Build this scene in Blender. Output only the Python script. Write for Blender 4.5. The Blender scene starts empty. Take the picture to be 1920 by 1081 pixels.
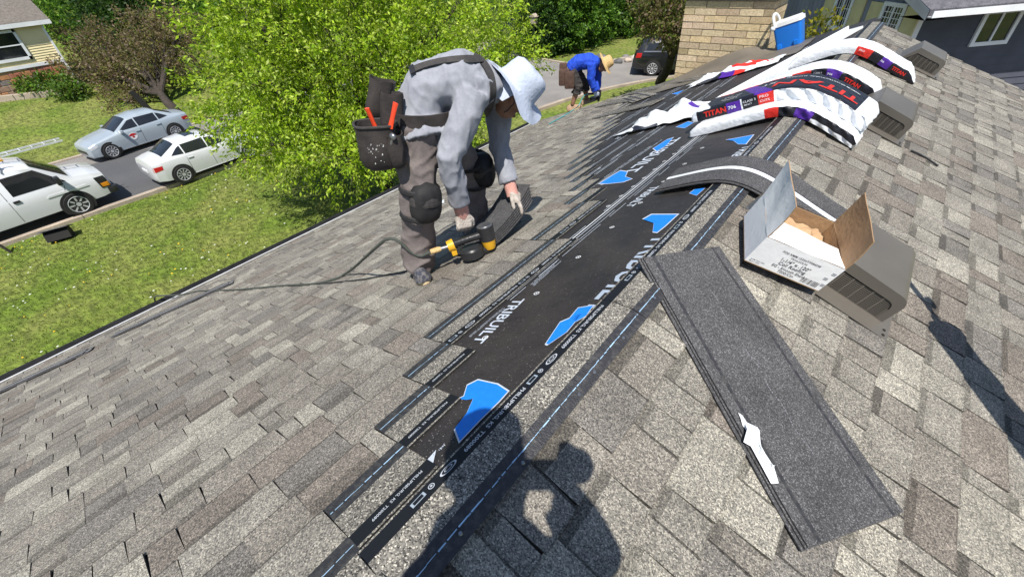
import bpy, bmesh, math, random
import numpy as np
from mathutils import Vector, Matrix, noise as mnoise
from mathutils.bvhtree import BVHTree

scene = bpy.context.scene
COL = scene.collection
RZ = 5.0                      # ridge height above the street
PITCH = math.radians(21.3)
CP, SP, TP = math.cos(PITCH), math.sin(PITCH), math.tan(PITCH)

# ------------------------------------------------------------------ camera, sky, sun, exposure
CAM_R = Vector((0.77254, 0.63179, -0.06339)).normalized()
CAM_F = Vector((-0.52432, 0.57844, -0.62489)).normalized()
CAM_U = CAM_R.cross(CAM_F).normalized()
CAM_P = Vector((0.4419, 0.0, RZ + 0.9671))
FPX = 807.6
cd = bpy.data.cameras.new('camera')
cd.sensor_width = 36.0
cd.lens = FPX / 1920 * 36
cd.clip_start = 0.03
cd.clip_end = 3000
cam = bpy.data.objects.new('camera', cd)
COL.objects.link(cam)
m = Matrix.Identity(4)
for i in range(3):
    m[i][0] = CAM_R[i]; m[i][1] = CAM_U[i]; m[i][2] = -CAM_F[i]; m[i][3] = CAM_P[i]
cam.matrix_world = m
scene.camera = cam

SUN_D = Vector((-0.304, 0.365, -0.88)).normalized()     # the way the light travels
w = bpy.data.worlds.new('World'); scene.world = w; w.use_nodes = True
nt = w.node_tree; nt.nodes.clear()
sky = nt.nodes.new('ShaderNodeTexSky'); sky.sky_type = 'NISHITA'; sky.sun_disc = False
sky.sun_elevation = math.asin(-SUN_D.z)
sky.sun_rotation = math.atan2(-SUN_D.x, -SUN_D.y)
sky.air_density = 1.0; sky.dust_density = 0.6; sky.ozone_density = 1.0
bg = nt.nodes.new('ShaderNodeBackground'); bg.inputs[1].default_value = 0.095
wo = nt.nodes.new('ShaderNodeOutputWorld')
nt.links.new(sky.outputs[0], bg.inputs[0]); nt.links.new(bg.outputs[0], wo.inputs[0])
sl = bpy.data.lights.new('sun', 'SUN'); sl.energy = 4.6; sl.angle = math.radians(0.53); sl.color = (1.0, 0.955, 0.88)
so = bpy.data.objects.new('sun', sl); COL.objects.link(so)
so.location = (20, -24, 60)
so.rotation_euler = SUN_D.to_track_quat('-Z', 'Y').to_euler()
vs = scene.view_settings
vs.view_transform = 'Standard'; vs.look = 'None'; vs.gamma = 1.0; vs.use_curve_mapping = False
vs.exposure = 0.5

# ------------------------------------------------------------------ materials
MATS = {}
def mat(name, c1, c2=None, scale=6.0, rough=0.6, bump=0.0, bscale=None, metal=0.0, detail=4.0, spec=0.4,
        stretch=None, lo=0.35, hi=0.65, coat=0.0, alpha=None, transm=0.0, fine=None, sheen=0.0):
    """procedural material: two colours mixed by noise, optional fine speckle and relief"""
    mt = bpy.data.materials.new(name); mt.use_nodes = True
    t = mt.node_tree; b = t.nodes['Principled BSDF']
    b.inputs['Roughness'].default_value = rough; b.inputs['Metallic'].default_value = metal
    b.inputs['Specular IOR Level'].default_value = spec
    if coat: b.inputs['Coat Weight'].default_value = coat; b.inputs['Coat Roughness'].default_value = 0.05
    if transm: b.inputs['Transmission Weight'].default_value = transm
    if sheen: b.inputs['Sheen Weight'].default_value = sheen
    tc = t.nodes.new('ShaderNodeTexCoord'); src = tc.outputs['Object']
    if stretch:
        mp = t.nodes.new('ShaderNodeMapping'); mp.inputs['Scale'].default_value = stretch
        t.links.new(src, mp.inputs[0]); src = mp.outputs[0]
    c2 = c2 or tuple(x * 0.82 for x in c1)
    n = t.nodes.new('ShaderNodeTexNoise'); n.inputs['Scale'].default_value = scale; n.inputs['Detail'].default_value = detail
    t.links.new(src, n.inputs['Vector'])
    r = t.nodes.new('ShaderNodeValToRGB')
    r.color_ramp.elements[0].position = lo; r.color_ramp.elements[1].position = hi
    r.color_ramp.elements[0].color = (*c1, 1); r.color_ramp.elements[1].color = (*c2, 1)
    t.links.new(n.outputs['Fac'], r.inputs[0])
    out = r.outputs[0]
    if fine:
        fs, amt = fine
        n3 = t.nodes.new('ShaderNodeTexNoise'); n3.inputs['Scale'].default_value = fs; n3.inputs['Detail'].default_value = 2
        t.links.new(src, n3.inputs['Vector'])
        mr = t.nodes.new('ShaderNodeMapRange'); mr.inputs[1].default_value = 0.3; mr.inputs[2].default_value = 0.7
        mr.inputs[3].default_value = 1 - amt; mr.inputs[4].default_value = 1 + amt
        t.links.new(n3.outputs['Fac'], mr.inputs[0])
        mx = t.nodes.new('ShaderNodeVectorMath'); mx.operation = 'SCALE'
        t.links.new(out, mx.inputs[0]); t.links.new(mr.outputs[0], mx.inputs['Scale']); out = mx.outputs[0]
    t.links.new(out, b.inputs['Base Color'])
    if bump:
        n2 = t.nodes.new('ShaderNodeTexNoise'); n2.inputs['Scale'].default_value = bscale or scale * 4; n2.inputs['Detail'].default_value = 5
        t.links.new(src, n2.inputs['Vector'])
        bp = t.nodes.new('ShaderNodeBump'); bp.inputs['Strength'].default_value = bump; bp.inputs['Distance'].default_value = 0.02
        t.links.new(n2.outputs['Fac'], bp.inputs['Height']); t.links.new(bp.outputs[0], b.inputs['Normal'])
    MATS[name] = mt
    return mt

def granule_mat(name, use_attr=True, base=(0.1, 0.1, 0.1), scale=330.0, lo=0.32, hi=1.85, rough=0.9):
    """asphalt shingle: colour of the tab from the mesh, mineral granules as cells"""
    mt = bpy.data.materials.new(name); mt.use_nodes = True
    t = mt.node_tree; b = t.nodes['Principled BSDF']
    b.inputs['Roughness'].default_value = rough; b.inputs['Specular IOR Level'].default_value = 0.25
    tc = t.nodes.new('ShaderNodeTexCoord')
    v = t.nodes.new('ShaderNodeTexVoronoi'); v.inputs['Scale'].default_value = scale
    t.links.new(tc.outputs['Object'], v.inputs['Vector'])
    sp = t.nodes.new('ShaderNodeSeparateColor'); t.links.new(v.outputs['Color'], sp.inputs[0])
    r = t.nodes.new('ShaderNodeValToRGB'); cr = r.color_ramp
    cr.elements[0].position = 0.0; cr.elements[0].color = (lo, lo, lo * 1.03, 1)
    cr.elements[1].position = 1.0; cr.elements[1].color = (hi, hi * 0.98, hi * 0.93, 1)
    e = cr.elements.new(0.45); e.color = (0.8, 0.79, 0.78, 1)
    e = cr.elements.new(0.8); e.color = (1.15, 1.13, 1.08, 1)
    t.links.new(sp.outputs[0], r.inputs[0])
    n = t.nodes.new('ShaderNodeTexNoise'); n.inputs['Scale'].default_value = 7.0; n.inputs['Detail'].default_value = 5
    t.links.new(tc.outputs['Object'], n.inputs['Vector'])
    mr = t.nodes.new('ShaderNodeMapRange'); mr.inputs[1].default_value = 0.3; mr.inputs[2].default_value = 0.7
    mr.inputs[3].default_value = 0.82; mr.inputs[4].default_value = 1.18
    t.links.new(n.outputs['Fac'], mr.inputs[0])
    mx = t.nodes.new('ShaderNodeMix'); mx.data_type = 'RGBA'; mx.blend_type = 'MULTIPLY'; mx.inputs['Factor'].default_value = 1
    if use_attr:
        a = t.nodes.new('ShaderNodeAttribute'); a.attribute_name = 'col'
        t.links.new(a.outputs['Color'], mx.inputs['A'])
    else:
        mx.inputs['A'].default_value = (*base, 1)
    t.links.new(r.outputs[0], mx.inputs['B'])
    sc = t.nodes.new('ShaderNodeVectorMath'); sc.operation = 'SCALE'
    t.links.new(mx.outputs['Result'], sc.inputs[0]); t.links.new(mr.outputs[0], sc.inputs['Scale'])
    t.links.new(sc.outputs[0], b.inputs['Base Color'])
    bp = t.nodes.new('ShaderNodeBump'); bp.inputs['Strength'].default_value = 0.5; bp.inputs['Distance'].default_value = 0.002
    t.links.new(sp.outputs[1], bp.inputs['Height']); t.links.new(bp.outputs[0], b.inputs['Normal'])
    MATS[name] = mt
    return mt

def attr_mat(name, rough=0.6, spec=0.3, var=0.25, scale=20.0, trans=0.0, metal=0.0, bump=0.0, coat=0.0):
    """colour from the mesh (print, leaves), a little noise on it; trans = light through leaves"""
    mt = bpy.data.materials.new(name); mt.use_nodes = True
    t = mt.node_tree; b = t.nodes['Principled BSDF']
    b.inputs['Roughness'].default_value = rough; b.inputs['Specular IOR Level'].default_value = spec
    b.inputs['Metallic'].default_value = metal
    if coat: b.inputs['Coat Weight'].default_value = coat
    a = t.nodes.new('ShaderNodeAttribute'); a.attribute_name = 'col'
    tc = t.nodes.new('ShaderNodeTexCoord')
    n = t.nodes.new('ShaderNodeTexNoise'); n.inputs['Scale'].default_value = scale; n.inputs['Detail'].default_value = 3
    t.links.new(tc.outputs['Object'], n.inputs['Vector'])
    mr = t.nodes.new('ShaderNodeMapRange'); mr.inputs[1].default_value = 0.3; mr.inputs[2].default_value = 0.7
    mr.inputs[3].default_value = 1 - var; mr.inputs[4].default_value = 1 + var
    t.links.new(n.outputs['Fac'], mr.inputs[0])
    sc = t.nodes.new('ShaderNodeVectorMath'); sc.operation = 'SCALE'
    t.links.new(a.outputs['Color'], sc.inputs[0]); t.links.new(mr.outputs[0], sc.inputs['Scale'])
    t.links.new(sc.outputs[0], b.inputs['Base Color'])
    if bump:
        n2 = t.nodes.new('ShaderNodeTexNoise'); n2.inputs['Scale'].default_value = scale * 3; n2.inputs['Detail'].default_value = 4
        t.links.new(tc.outputs['Object'], n2.inputs['Vector'])
        bp = t.nodes.new('ShaderNodeBump'); bp.inputs['Strength'].default_value = bump; bp.inputs['Distance'].default_value = 0.01
        t.links.new(n2.outputs['Fac'], bp.inputs['Height']); t.links.new(bp.outputs[0], b.inputs['Normal'])
    if trans:
        tr = t.nodes.new('ShaderNodeBsdfTranslucent')
        t.links.new(sc.outputs[0], tr.inputs[0])
        ms = t.nodes.new('ShaderNodeMixShader'); ms.inputs[0].default_value = trans
        o = t.nodes['Material Output']
        t.links.new(b.outputs[0], ms.inputs[1]); t.links.new(tr.outputs[0], ms.inputs[2]); t.links.new(ms.outputs[0], o.inputs[0])
    MATS[name] = mt
    return mt

def M(n): return MATS[n]

# ------------------------------------------------------------------ mesh and object helpers
class MB:
    """collects faces (with a colour and a material slot each); build() links them as ONE mesh object"""
    def __init__(s): s.v = []; s.f = []; s.c = []; s.mi = []
    def face(s, pts, c=(1, 1, 1), mi=0):
        b = len(s.v); s.v += [tuple(p) for p in pts]; s.f.append(tuple(range(b, b + len(pts)))); s.c.append(c); s.mi.append(mi)
    def mesh(s, V, F, c=(1, 1, 1), mi=0):
        b = len(s.v); s.v += [tuple(p) for p in V]
        for f in F: s.f.append(tuple(b + i for i in f)); s.c.append(c); s.mi.append(mi)
    def box(s, lo, hi, c=(1, 1, 1), mi=0, T=None):
        (x0, y0, z0), (x1, y1, z1) = lo, hi
        V = [(x0, y0, z0), (x1, y0, z0), (x1, y1, z0), (x0, y1, z0), (x0, y0, z1), (x1, y0, z1), (x1, y1, z1), (x0, y1, z1)]
        if T: V = [T(Vector(p)) for p in V]
        s.mesh(V, [(3, 2, 1, 0), (4, 5, 6, 7), (0, 1, 5, 4), (1, 2, 6, 5), (2, 3, 7, 6), (3, 0, 4, 7)], c, mi)
    def cbox(s, lo, hi, b=0.01, c=(1, 1, 1), mi=0, T=None):
        """box with bevelled edges"""
        bm = bmesh.new(); bmesh.ops.create_cube(bm, size=1.0)
        for v in bm.verts:
            v.co = Vector([(lo[i] + hi[i]) / 2 + v.co[i] * (hi[i] - lo[i]) for i in range(3)])
        bmesh.ops.bevel(bm, geom=bm.edges[:], offset=b, segments=2, affect='EDGES', profile=0.6)
        bm.verts.index_update()
        V = [v.co.copy() for v in bm.verts]; F = [[v.index for v in f.verts] for f in bm.faces]; bm.free()
        if T: V = [T(p) for p in V]
        s.mesh(V, F, c, mi)
    def prism(s, poly, h0, h1, T, c=(1, 1, 1), mi=0):
        """polygon (u,v) extruded from h0 to h1; T maps (u,v,h) to the world"""
        n = len(poly)
        V = [T(Vector((u, v, h0))) for u, v in poly] + [T(Vector((u, v, h1))) for u, v in poly]
        F = [tuple(range(n - 1, -1, -1)), tuple(range(n, 2 * n))] + [(i, (i + 1) % n, n + (i + 1) % n, n + i) for i in range(n)]
        s.mesh(V, F, c, mi)
    def rings(s, R, cap=True, c=(1, 1, 1), mi=0, closed=True):
        """loft through rings of equal length"""
        n = len(R[0]); V = [p for r in R for p in r]; F = []
        for i in range(len(R) - 1):
            for j in range(n if closed else n - 1):
                k = (j + 1) % n
                F.append((i * n + j, i * n + k, (i + 1) * n + k, (i + 1) * n + j))
        if cap and closed:
            F.append(tuple(range(n - 1, -1, -1))); F.append(tuple((len(R) - 1) * n + j for j in range(n)))
        s.mesh(V, F, c, mi)
    def tube(s, pts, r, n=8, c=(1, 1, 1), mi=0, cap=True, squash=None):
        pts = [Vector(p) for p in pts]
        if not isinstance(r, (list, tuple)): r = [r] * len(pts)
        R = []; ref = None
        for i, p in enumerate(pts):
            d = (pts[min(i + 1, len(pts) - 1)] - pts[max(i - 1, 0)])
            d = d.normalized() if d.length > 1e-9 else Vector((0, 0, 1))
            if ref is None:
                ref = Vector((0, 0, 1)) if abs(d.z) < 0.9 else Vector((1, 0, 0))
            a = (ref - d * ref.dot(d))
            if a.length < 1e-6: a = d.orthogonal()
            a.normalize(); b = d.cross(a); ref = a
            ra, rb = (r[i], r[i]) if not isinstance(r[i], tuple) else r[i]
            R.append([p + a * math.cos(2 * math.pi * k / n) * ra + b * math.sin(2 * math.pi * k / n) * rb for k in range(n)])
        s.rings(R, cap, c, mi)
    def cyl(s, p0, p1, r0, r1=None, n=16, c=(1, 1, 1), mi=0): s.tube([p0, p1], [r0, r0 if r1 is None else r1], n, c, mi)
    def ball(s, p, r, n=10, c=(1, 1, 1), mi=0, T=None):
        p = Vector(p); rr = r if isinstance(r, tuple) else (r, r, r); R = []
        for i in range(1, n):
            a = math.pi * i / n
            ring = [Vector((rr[0] * math.sin(a) * math.cos(2 * math.pi * k / (n + 2)), rr[1] * math.sin(a) * math.sin(2 * math.pi * k / (n + 2)), -rr[2] * math.cos(a))) for k in range(n + 2)]
            R.append([(T @ q if T else q) + p for q in ring])
        s.rings(R, True, c, mi)
    def grid(s, fn, nu, nv, c=None, mi=0):
        """fn(u,v) over 0..1; c may be a function of the cell centre (returns colour) or a colour"""
        b = len(s.v)
        s.v += [tuple(fn(i / nu, j / nv)) for i in range(nu + 1) for j in range(nv + 1)]
        for i in range(nu):
            for j in range(nv):
                s.f.append((b + i * (nv + 1) + j, b + (i + 1) * (nv + 1) + j, b + (i + 1) * (nv + 1) + j + 1, b + i * (nv + 1) + j + 1))
                s.c.append(c((i + .5) / nu, (j + .5) / nv) if callable(c) else (c or (1, 1, 1))); s.mi.append(mi)
    def data(s, name, mats, smooth=False, angle=None):
        me = bpy.data.meshes.new(name); me.from_pydata(s.v, [], s.f)
        for x in (mats if isinstance(mats, (list, tuple)) else [mats]): me.materials.append(M(x) if isinstance(x, str) else x)
        me.polygons.foreach_set('material_index', s.mi)
        ca = me.color_attributes.new('col', 'FLOAT_COLOR', 'CORNER')
        cnt = np.array([len(f) for f in s.f]); arr = np.ones((len(s.c), 4), dtype=np.float32); arr[:, :3] = np.array(s.c, dtype=np.float32)
        ca.data.foreach_set('color', np.repeat(arr, cnt, axis=0).ravel())
        if smooth:
            me.polygons.foreach_set('use_smooth', [True] * len(s.f))
        me.update()
        if smooth and angle: me.set_sharp_from_angle(angle=math.radians(angle))
        return me
    def build(s, name, mats, parent=None, smooth=False, angle=35, weld=False):
        me = s.data(name, mats, smooth and not weld, angle)
        if weld:
            bm = bmesh.new(); bm.from_mesh(me); bmesh.ops.remove_doubles(bm, verts=bm.verts[:], dist=1e-4)
            bmesh.ops.recalc_face_normals(bm, faces=bm.faces[:]); bm.to_mesh(me); bm.free()
            if smooth:
                me.polygons.foreach_set('use_smooth', [True] * len(me.polygons)); me.set_sharp_from_angle(angle=math.radians(angle))
        return link(name, me, parent)

WM = {}
def link(name, me, parent=None):
    o = bpy.data.objects.new(name, me); COL.objects.link(o)
    if parent is not None:
        o.parent = parent
        r = parent
        while r.parent is not None: r = r.parent
        o.matrix_parent_inverse = (WM.get(r.name) or Matrix.Identity(4)).inverted() if parent is r else Matrix.Identity(4)
    return o
def thing(name, label, cat, loc=(0, 0, 0), group=None):
    o = bpy.data.objects.new(name, None); COL.objects.link(o); o.location = loc; o.empty_display_size = 0.2
    WM[o.name] = Matrix.Translation(Vector(loc))
    return tag(o, label, cat, group)
def tag(o, label, cat=None, group=None):
    o['label'] = label
    if cat: o['category'] = cat
    if group: o['group'] = group
    return o
def struct(o): o['kind'] = 'structure'; return o

# slope coordinates: s down the slope from the ridge, y along it, h above it
def PL(s, y, h=0.0): return Vector((-s * CP - h * SP, y, RZ - s * SP + h * CP))
def PR(s, y, h=0.0): return Vector((s * CP + h * SP, y, RZ - s * SP + h * CP))
def on_ridge(x, h=0.0, r=0.13):
    """height over the ridge for limp things laid across it"""
    f = lambda x: RZ - TP * (math.sqrt(x * x + r * r) - r * math.exp(-(x / 0.33) ** 2))
    z = f(x); dz = (f(x + 1e-3) - f(x - 1e-3)) / 2e-3
    n = Vector((-dz, 0, 1)).normalized()
    return Vector((x, 0, z)) + n * h
def pix(px, py):
    return (CAM_F + CAM_R * ((px - 960) / FPX) - CAM_U * ((py - 540.5) / FPX))
def at_z(px, py, z):
    d = pix(px, py); return CAM_P + d * ((z - CAM_P.z) / d.z)
def at_left(px, py, h=0.0):
    d = pix(px, py); n = Vector((-SP, 0, CP)); o = Vector((0, 0, RZ)) + n * h
    return CAM_P + d * ((o - CAM_P).dot(n) / d.dot(n))
def at_right(px, py, h=0.0):
    d = pix(px, py); n = Vector((SP, 0, CP)); o = Vector((0, 0, RZ)) + n * h
    return CAM_P + d * ((o - CAM_P).dot(n) / d.dot(n))

def text2d(body, size=1.0, bold=0.0, align='LEFT', space=1.0, res=2):
    cu = bpy.data.curves.new('t', 'FONT'); cu.body = body; cu.size = size; cu.align_x = align; cu.offset = bold * size
    cu.space_character = space; cu.resolution_u = res
    ob = bpy.data.objects.new('t', cu); COL.objects.link(ob)
    dg = bpy.context.evaluated_depsgraph_get(); ev = ob.evaluated_get(dg); me = ev.to_mesh()
    V = [(v.co.x, v.co.y) for v in me.vertices]; F = [tuple(p.vertices) for p in me.polygons]
    ev.to_mesh_clear(); bpy.data.objects.remove(ob); bpy.data.curves.remove(cu)
    return V, F
TEXTS = {}
def put_text(mb, body, size, fn, c=(1, 1, 1), bold=0.012, align='LEFT', space=1.0, mi=0, sx=1.0):
    k = (body, bold, align, space)
    if k not in TEXTS: TEXTS[k] = text2d(body, 1.0, bold, align, space)
    V, F = TEXTS[k]
    mb.mesh([fn(x * size * sx, y * size) for x, y in V], F, c, mi)
def fbm(p, sc=1.0, o=3):
    return mnoise.fractal(Vector(p) * sc, 1.0, 2.0, o)
# ------------------------------------------------------------------ material list
granule_mat('shingle')
granule_mat('headlap_granules', False, (0.2, 0.19, 0.17), 300, 0.15, 2.7)
granule_mat('dark_granules', False, (0.08, 0.08, 0.085), 380, 0.42, 2.4)
attr_mat('print', 0.55, 0.3, 0.06, 60)
attr_mat('plastic_print', 0.4, 0.45, 0.08, 14, bump=0.45)
mat('underlayment', (0.022, 0.02, 0.0205), (0.036, 0.031, 0.029), 5, 0.58, 0.5, 16, fine=(220, 0.3))
mat('deck', (0.03, 0.028, 0.026), (0.02, 0.02, 0.02), 4, 0.9)
mat('white_metal', (0.78, 0.79, 0.8), (0.7, 0.71, 0.72), 3, 0.35, metal=0.0)
mat('white_film', (0.78, 0.8, 0.82), (0.7, 0.72, 0.75), 8, 0.38, 0.25, 25)
mat('vent_metal', (0.12, 0.108, 0.092), (0.1, 0.09, 0.077), 4, 0.42, 0.05, 300, spec=0.5)
mat('vent_dark', (0.015, 0.014, 0.013), None, 5, 0.8)
mat('cardboard', (0.36, 0.235, 0.13), (0.29, 0.18, 0.1), 6, 0.85, 0.15, 60)
mat('cardboard_white', (0.84, 0.84, 0.85), (0.77, 0.77, 0.78), 5, 0.6, 0.08, 40)
mat('kraft_paper', (0.5, 0.34, 0.2), (0.4, 0.26, 0.15), 9, 0.8, 0.5, 30)
mat('felt', (0.17, 0.148, 0.118), (0.12, 0.105, 0.085), 3, 0.55, 0.2, 40)
mat('asphalt', (0.078, 0.079, 0.084), (0.094, 0.094, 0.098), 0.6, 0.85, 0.3, 40, fine=(60, 0.2))
mat('old_asphalt', (0.19, 0.178, 0.168), (0.24, 0.225, 0.21), 0.7, 0.9, 0.3, 40, fine=(40, 0.25))
mat('concrete', (0.42, 0.35, 0.28), (0.3, 0.25, 0.2), 1.4, 0.9, 0.25, 30, fine=(40, 0.2))
mat('lawn', (0.1, 0.15, 0.015), (0.165, 0.18, 0.042), 0.55, 0.95, 0.8, 14, detail=8, lo=0.38, hi=0.66, fine=(6, 0.5))
mat('bark', (0.06, 0.048, 0.038), (0.035, 0.028, 0.022), 9, 0.95, 0.8, 30)
mat('soil', (0.2, 0.14, 0.09), (0.13, 0.09, 0.06), 2, 0.95, 0.5, 20)
attr_mat('leaf', 0.5, 0.35, 0.15, 8, 0.45)
attr_mat('grass_blade', 0.6, 0.3, 0.2, 2, 0.3)
attr_mat('stone', 0.85, 0.3, 0.2, 6, bump=0.5)
attr_mat('brick', 0.85, 0.25, 0.22, 45, bump=0.8)
mat('mortar', (0.42, 0.36, 0.28), (0.34, 0.29, 0.23), 20, 0.95, 0.3, 80)
mat('rubber', (0.012, 0.012, 0.013), (0.02, 0.02, 0.02), 10, 0.75)
mat('glass_dark', (0.012, 0.014, 0.016), (0.02, 0.022, 0.025), 1, 0.04, spec=0.8)
mat('chrome', (0.62, 0.63, 0.65), (0.5, 0.5, 0.52), 5, 0.18, metal=0.9)
mat('plastic_black', (0.018, 0.018, 0.02), (0.028, 0.028, 0.03), 8, 0.4, 0.1, 60)
mat('plastic_yellow', (0.75, 0.42, 0.02), (0.62, 0.33, 0.02), 6, 0.4)
mat('steel', (0.35, 0.36, 0.38), (0.25, 0.25, 0.26), 20, 0.3, metal=0.8)
mat('siding_yellow', (0.8, 0.69, 0.4), (0.74, 0.63, 0.36), 2, 0.65)
mat('siding_blue', (0.082, 0.086, 0.11), (0.068, 0.072, 0.092), 3, 0.7)
mat('siding_grey', (0.22, 0.225, 0.28), (0.18, 0.185, 0.23), 3, 0.7)
mat('white_paint', (0.78, 0.79, 0.8), (0.7, 0.71, 0.72), 2, 0.5)
mat('shutter', (0.62, 0.56, 0.3), (0.54, 0.48, 0.26), 4, 0.6)
mat('roof_brown', (0.17, 0.15, 0.13), (0.12, 0.105, 0.09), 8, 0.95, 0.3, 60, stretch=(1, 1, 1), fine=(30, 0.3))
mat('roof_grey', (0.13, 0.125, 0.14), (0.09, 0.088, 0.1), 8, 0.95, 0.3, 60, fine=(30, 0.3))
mat('brown_wall', (0.13, 0.075, 0.055), (0.09, 0.05, 0.04), 3, 0.85)

# ------------------------------------------------------------------ ground, streets, kerbs
def smooth(a, b, x):
    t = min(1, max(0, (x - a) / (b - a))); return t * t * (3 - 2 * t)
def gz(x, y):
    z = 1.0 * smooth(-26, -36, x) + 3.0 * smooth(-40, -75, x)
    z += 2.0 * smooth(34, 70, y)
    return z
xs = [-900, -500, -300, -200, -150, -120, -100] + [-90 + 2 * i for i in range(66)] + [45, 60, 80, 120, 200, 300, 500, 900]
ys = [-900, -500, -300, -200, -120, -80, -60] + [-50 + 2 * i for i in range(66)] + [85, 95, 110, 150, 200, 300, 500, 900]
mb = MB()
V = [(x, y, gz(x, y) + 0.03 * mnoise.noise((x * .2, y * .2, 0))) for x in xs for y in ys]
F = [(i * len(ys) + j, (i + 1) * len(ys) + j, (i + 1) * len(ys) + j + 1, i * len(ys) + j + 1) for i in range(len(xs) - 1) for j in range(len(ys) - 1)]
mb.mesh(V, F)
struct(mb.build('ground', 'lawn', smooth=True, angle=80))

KN, KF = -18.1, -25.35          # near and far kerb lines of the street
def ribbon(A, B, z, n=1):
    mb = MB()
    for i in range(len(A) - 1):
        mb.face([(A[i][0], A[i][1], z), (A[i + 1][0], A[i + 1][1], z), (B[i + 1][0], B[i + 1][1], z), (B[i][0], B[i][1], z)])
    return mb
struct(ribbon([(KF - .1, -150), (KF - .1, 300)], [(KN + .1, -150), (KN + .1, 300)], 0.055).build('street', 'asphalt'))
# older, paler strip of asphalt along the far side
mb = MB(); a = random.Random(3)
pts = [(-150, 1.6)] + [(y, 1.75 + a.uniform(-.12, .12)) for y in range(-20, 42, 2)] + [(150, 1.7)]
for (y0, w0), (y1, w1) in zip(pts, pts[1:]):
    mb.face([(KF, y0, .06), (KF + w0, y0, .06), (KF + w1, y1, .06), (KF, y1, .06)])
struct(mb.build('street_patch', 'old_asphalt'))
def kerb(name, P, w=0.22, h=0.11):
    mb = MB()
    for (x0, y0), (x1, y1) in zip(P, P[1:]):
        d = Vector((x1 - x0, y1 - y0)); L = d.length; n = max(1, int(L / 2.4)); d.normalize(); o = Vector((-d.y, d.x)) * w / 2
        for i in range(n):
            a = Vector((x0, y0)) + d * (L * i / n + .008); b = Vector((x0, y0)) + d * (L * (i + 1) / n - .008)
            q = [(a - o), (b - o), (b + o), (a + o)]
            c = .9 + .2 * random.Random(i).random()
            mb.mesh([(p.x, p.y, -.1) for p in q] + [(p.x, p.y, h) for p in q], [(4, 5, 6, 7), (0, 1, 5, 4), (1, 2, 6, 5), (2, 3, 7, 6), (3, 0, 4, 7)])
    return struct(mb.build(name, 'concrete'))
kerb('kerb_near', [(KN, -60), (KN, 15.0)]); kerb('kerb_far', [(KF, -60), (KF, 90)])
# side street leaving to the right
A = [at_z(*p, 0) for p in ((985, 218), (1010, 207), (1060, 190), (1140, 168), (1200, 156), (1270, 145))]; B = [at_z(*p, 0) for p in ((985, 103), (1010, 112), (1060, 121), (1130, 119), (1205, 105), (1270, 96))]
A = [(p.x, p.y) for p in A] + [(4, 28), (20, 36), (60, 56)]; B = [(p.x, p.y) for p in B] + [(0, 38), (16, 46), (56, 66)]
struct(ribbon(A, B, 0.05).build('side_street', 'old_asphalt'))
kerb('side_kerb_near', A[:-1]); kerb('side_kerb_far', B[:-1])
# unseen paving added between the two houses to cut green bounce from the lawn
mb = MB(); mb.face([(-3.5, 8.6, .03), (13, 8.6, .03), (13, 22, .03), (-3.5, 22, .03)]); struct(mb.build('added_paving', 'old_asphalt'))
mb = MB(); mb.face([(5.4, -8, .034), (22, -8, .034), (22, 8.6, .034), (5.4, 8.6, .034)]); struct(mb.build('added_paving_right', 'old_asphalt'))  # unseen too, added so less green light bounces onto the grey-blue house
# ------------------------------------------------------------------ the house and its roof
SE = 5.63                                   # slope length, ridge to eave
def YEL(s): return 7.1 + 0.38 * smooth(0.0, 0.5, s)
YER = 6.97
Y0R = -4.0                                  # near gable end (behind the camera)
house = thing('house', 'house under a half re-shingled grey roof with a tan brick chimney', 'house', (0, 1.5, 0))
mb = MB()
mb.box((-4.7, Y0R + .4, 0.0), (4.7, 6.5, RZ - 5.0 * TP - .12))
mb.mesh([(-4.7, 6.5, RZ - 5.0 * TP - .12), (4.7, 6.5, RZ - 5.0 * TP - .12), (0, 6.5, RZ - .2), (-4.7, Y0R + .4, RZ - 5.0 * TP - .12), (4.7, Y0R + .4, RZ - 5.0 * TP - .12), (0, Y0R + .4, RZ - .2)],
        [(0, 1, 2), (5, 4, 3), (0, 2, 5, 3), (1, 4, 5, 2)])
mb.build('wall', 'siding_grey', house)
mb = MB()
for side, ye in ((PL, 7.3), (PR, YER)):
    T = lambda p, side=side: side(p.x, p.y, p.z)
    mb.box((0.0, Y0R, -0.10), (SE, ye, -0.001), T=T)
roof = mb.build('roof', 'deck', house)
# extra overhang of the deck on the left rake, where the chimney is
mb = MB(); mb.box((0.45, 7.3, -0.06), (SE, 7.475, -0.002), T=lambda p: PL(*p)); mb.build('rake_board', 'deck', roof)

PAL = [((0.30, 0.285, 0.245), 17), ((0.225, 0.212, 0.186), 38), ((0.19, 0.174, 0.152), 22), ((0.145, 0.136, 0.126), 12), ((0.165, 0.142, 0.122), 11)]
def tabcol(r):
    t = r.uniform(0, 100); a = 0
    for c, wgt in PAL:
        a += wgt
        if t <= a: break
    k = r.uniform(0.88, 1.12); return tuple(x * k for x in c)

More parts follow.
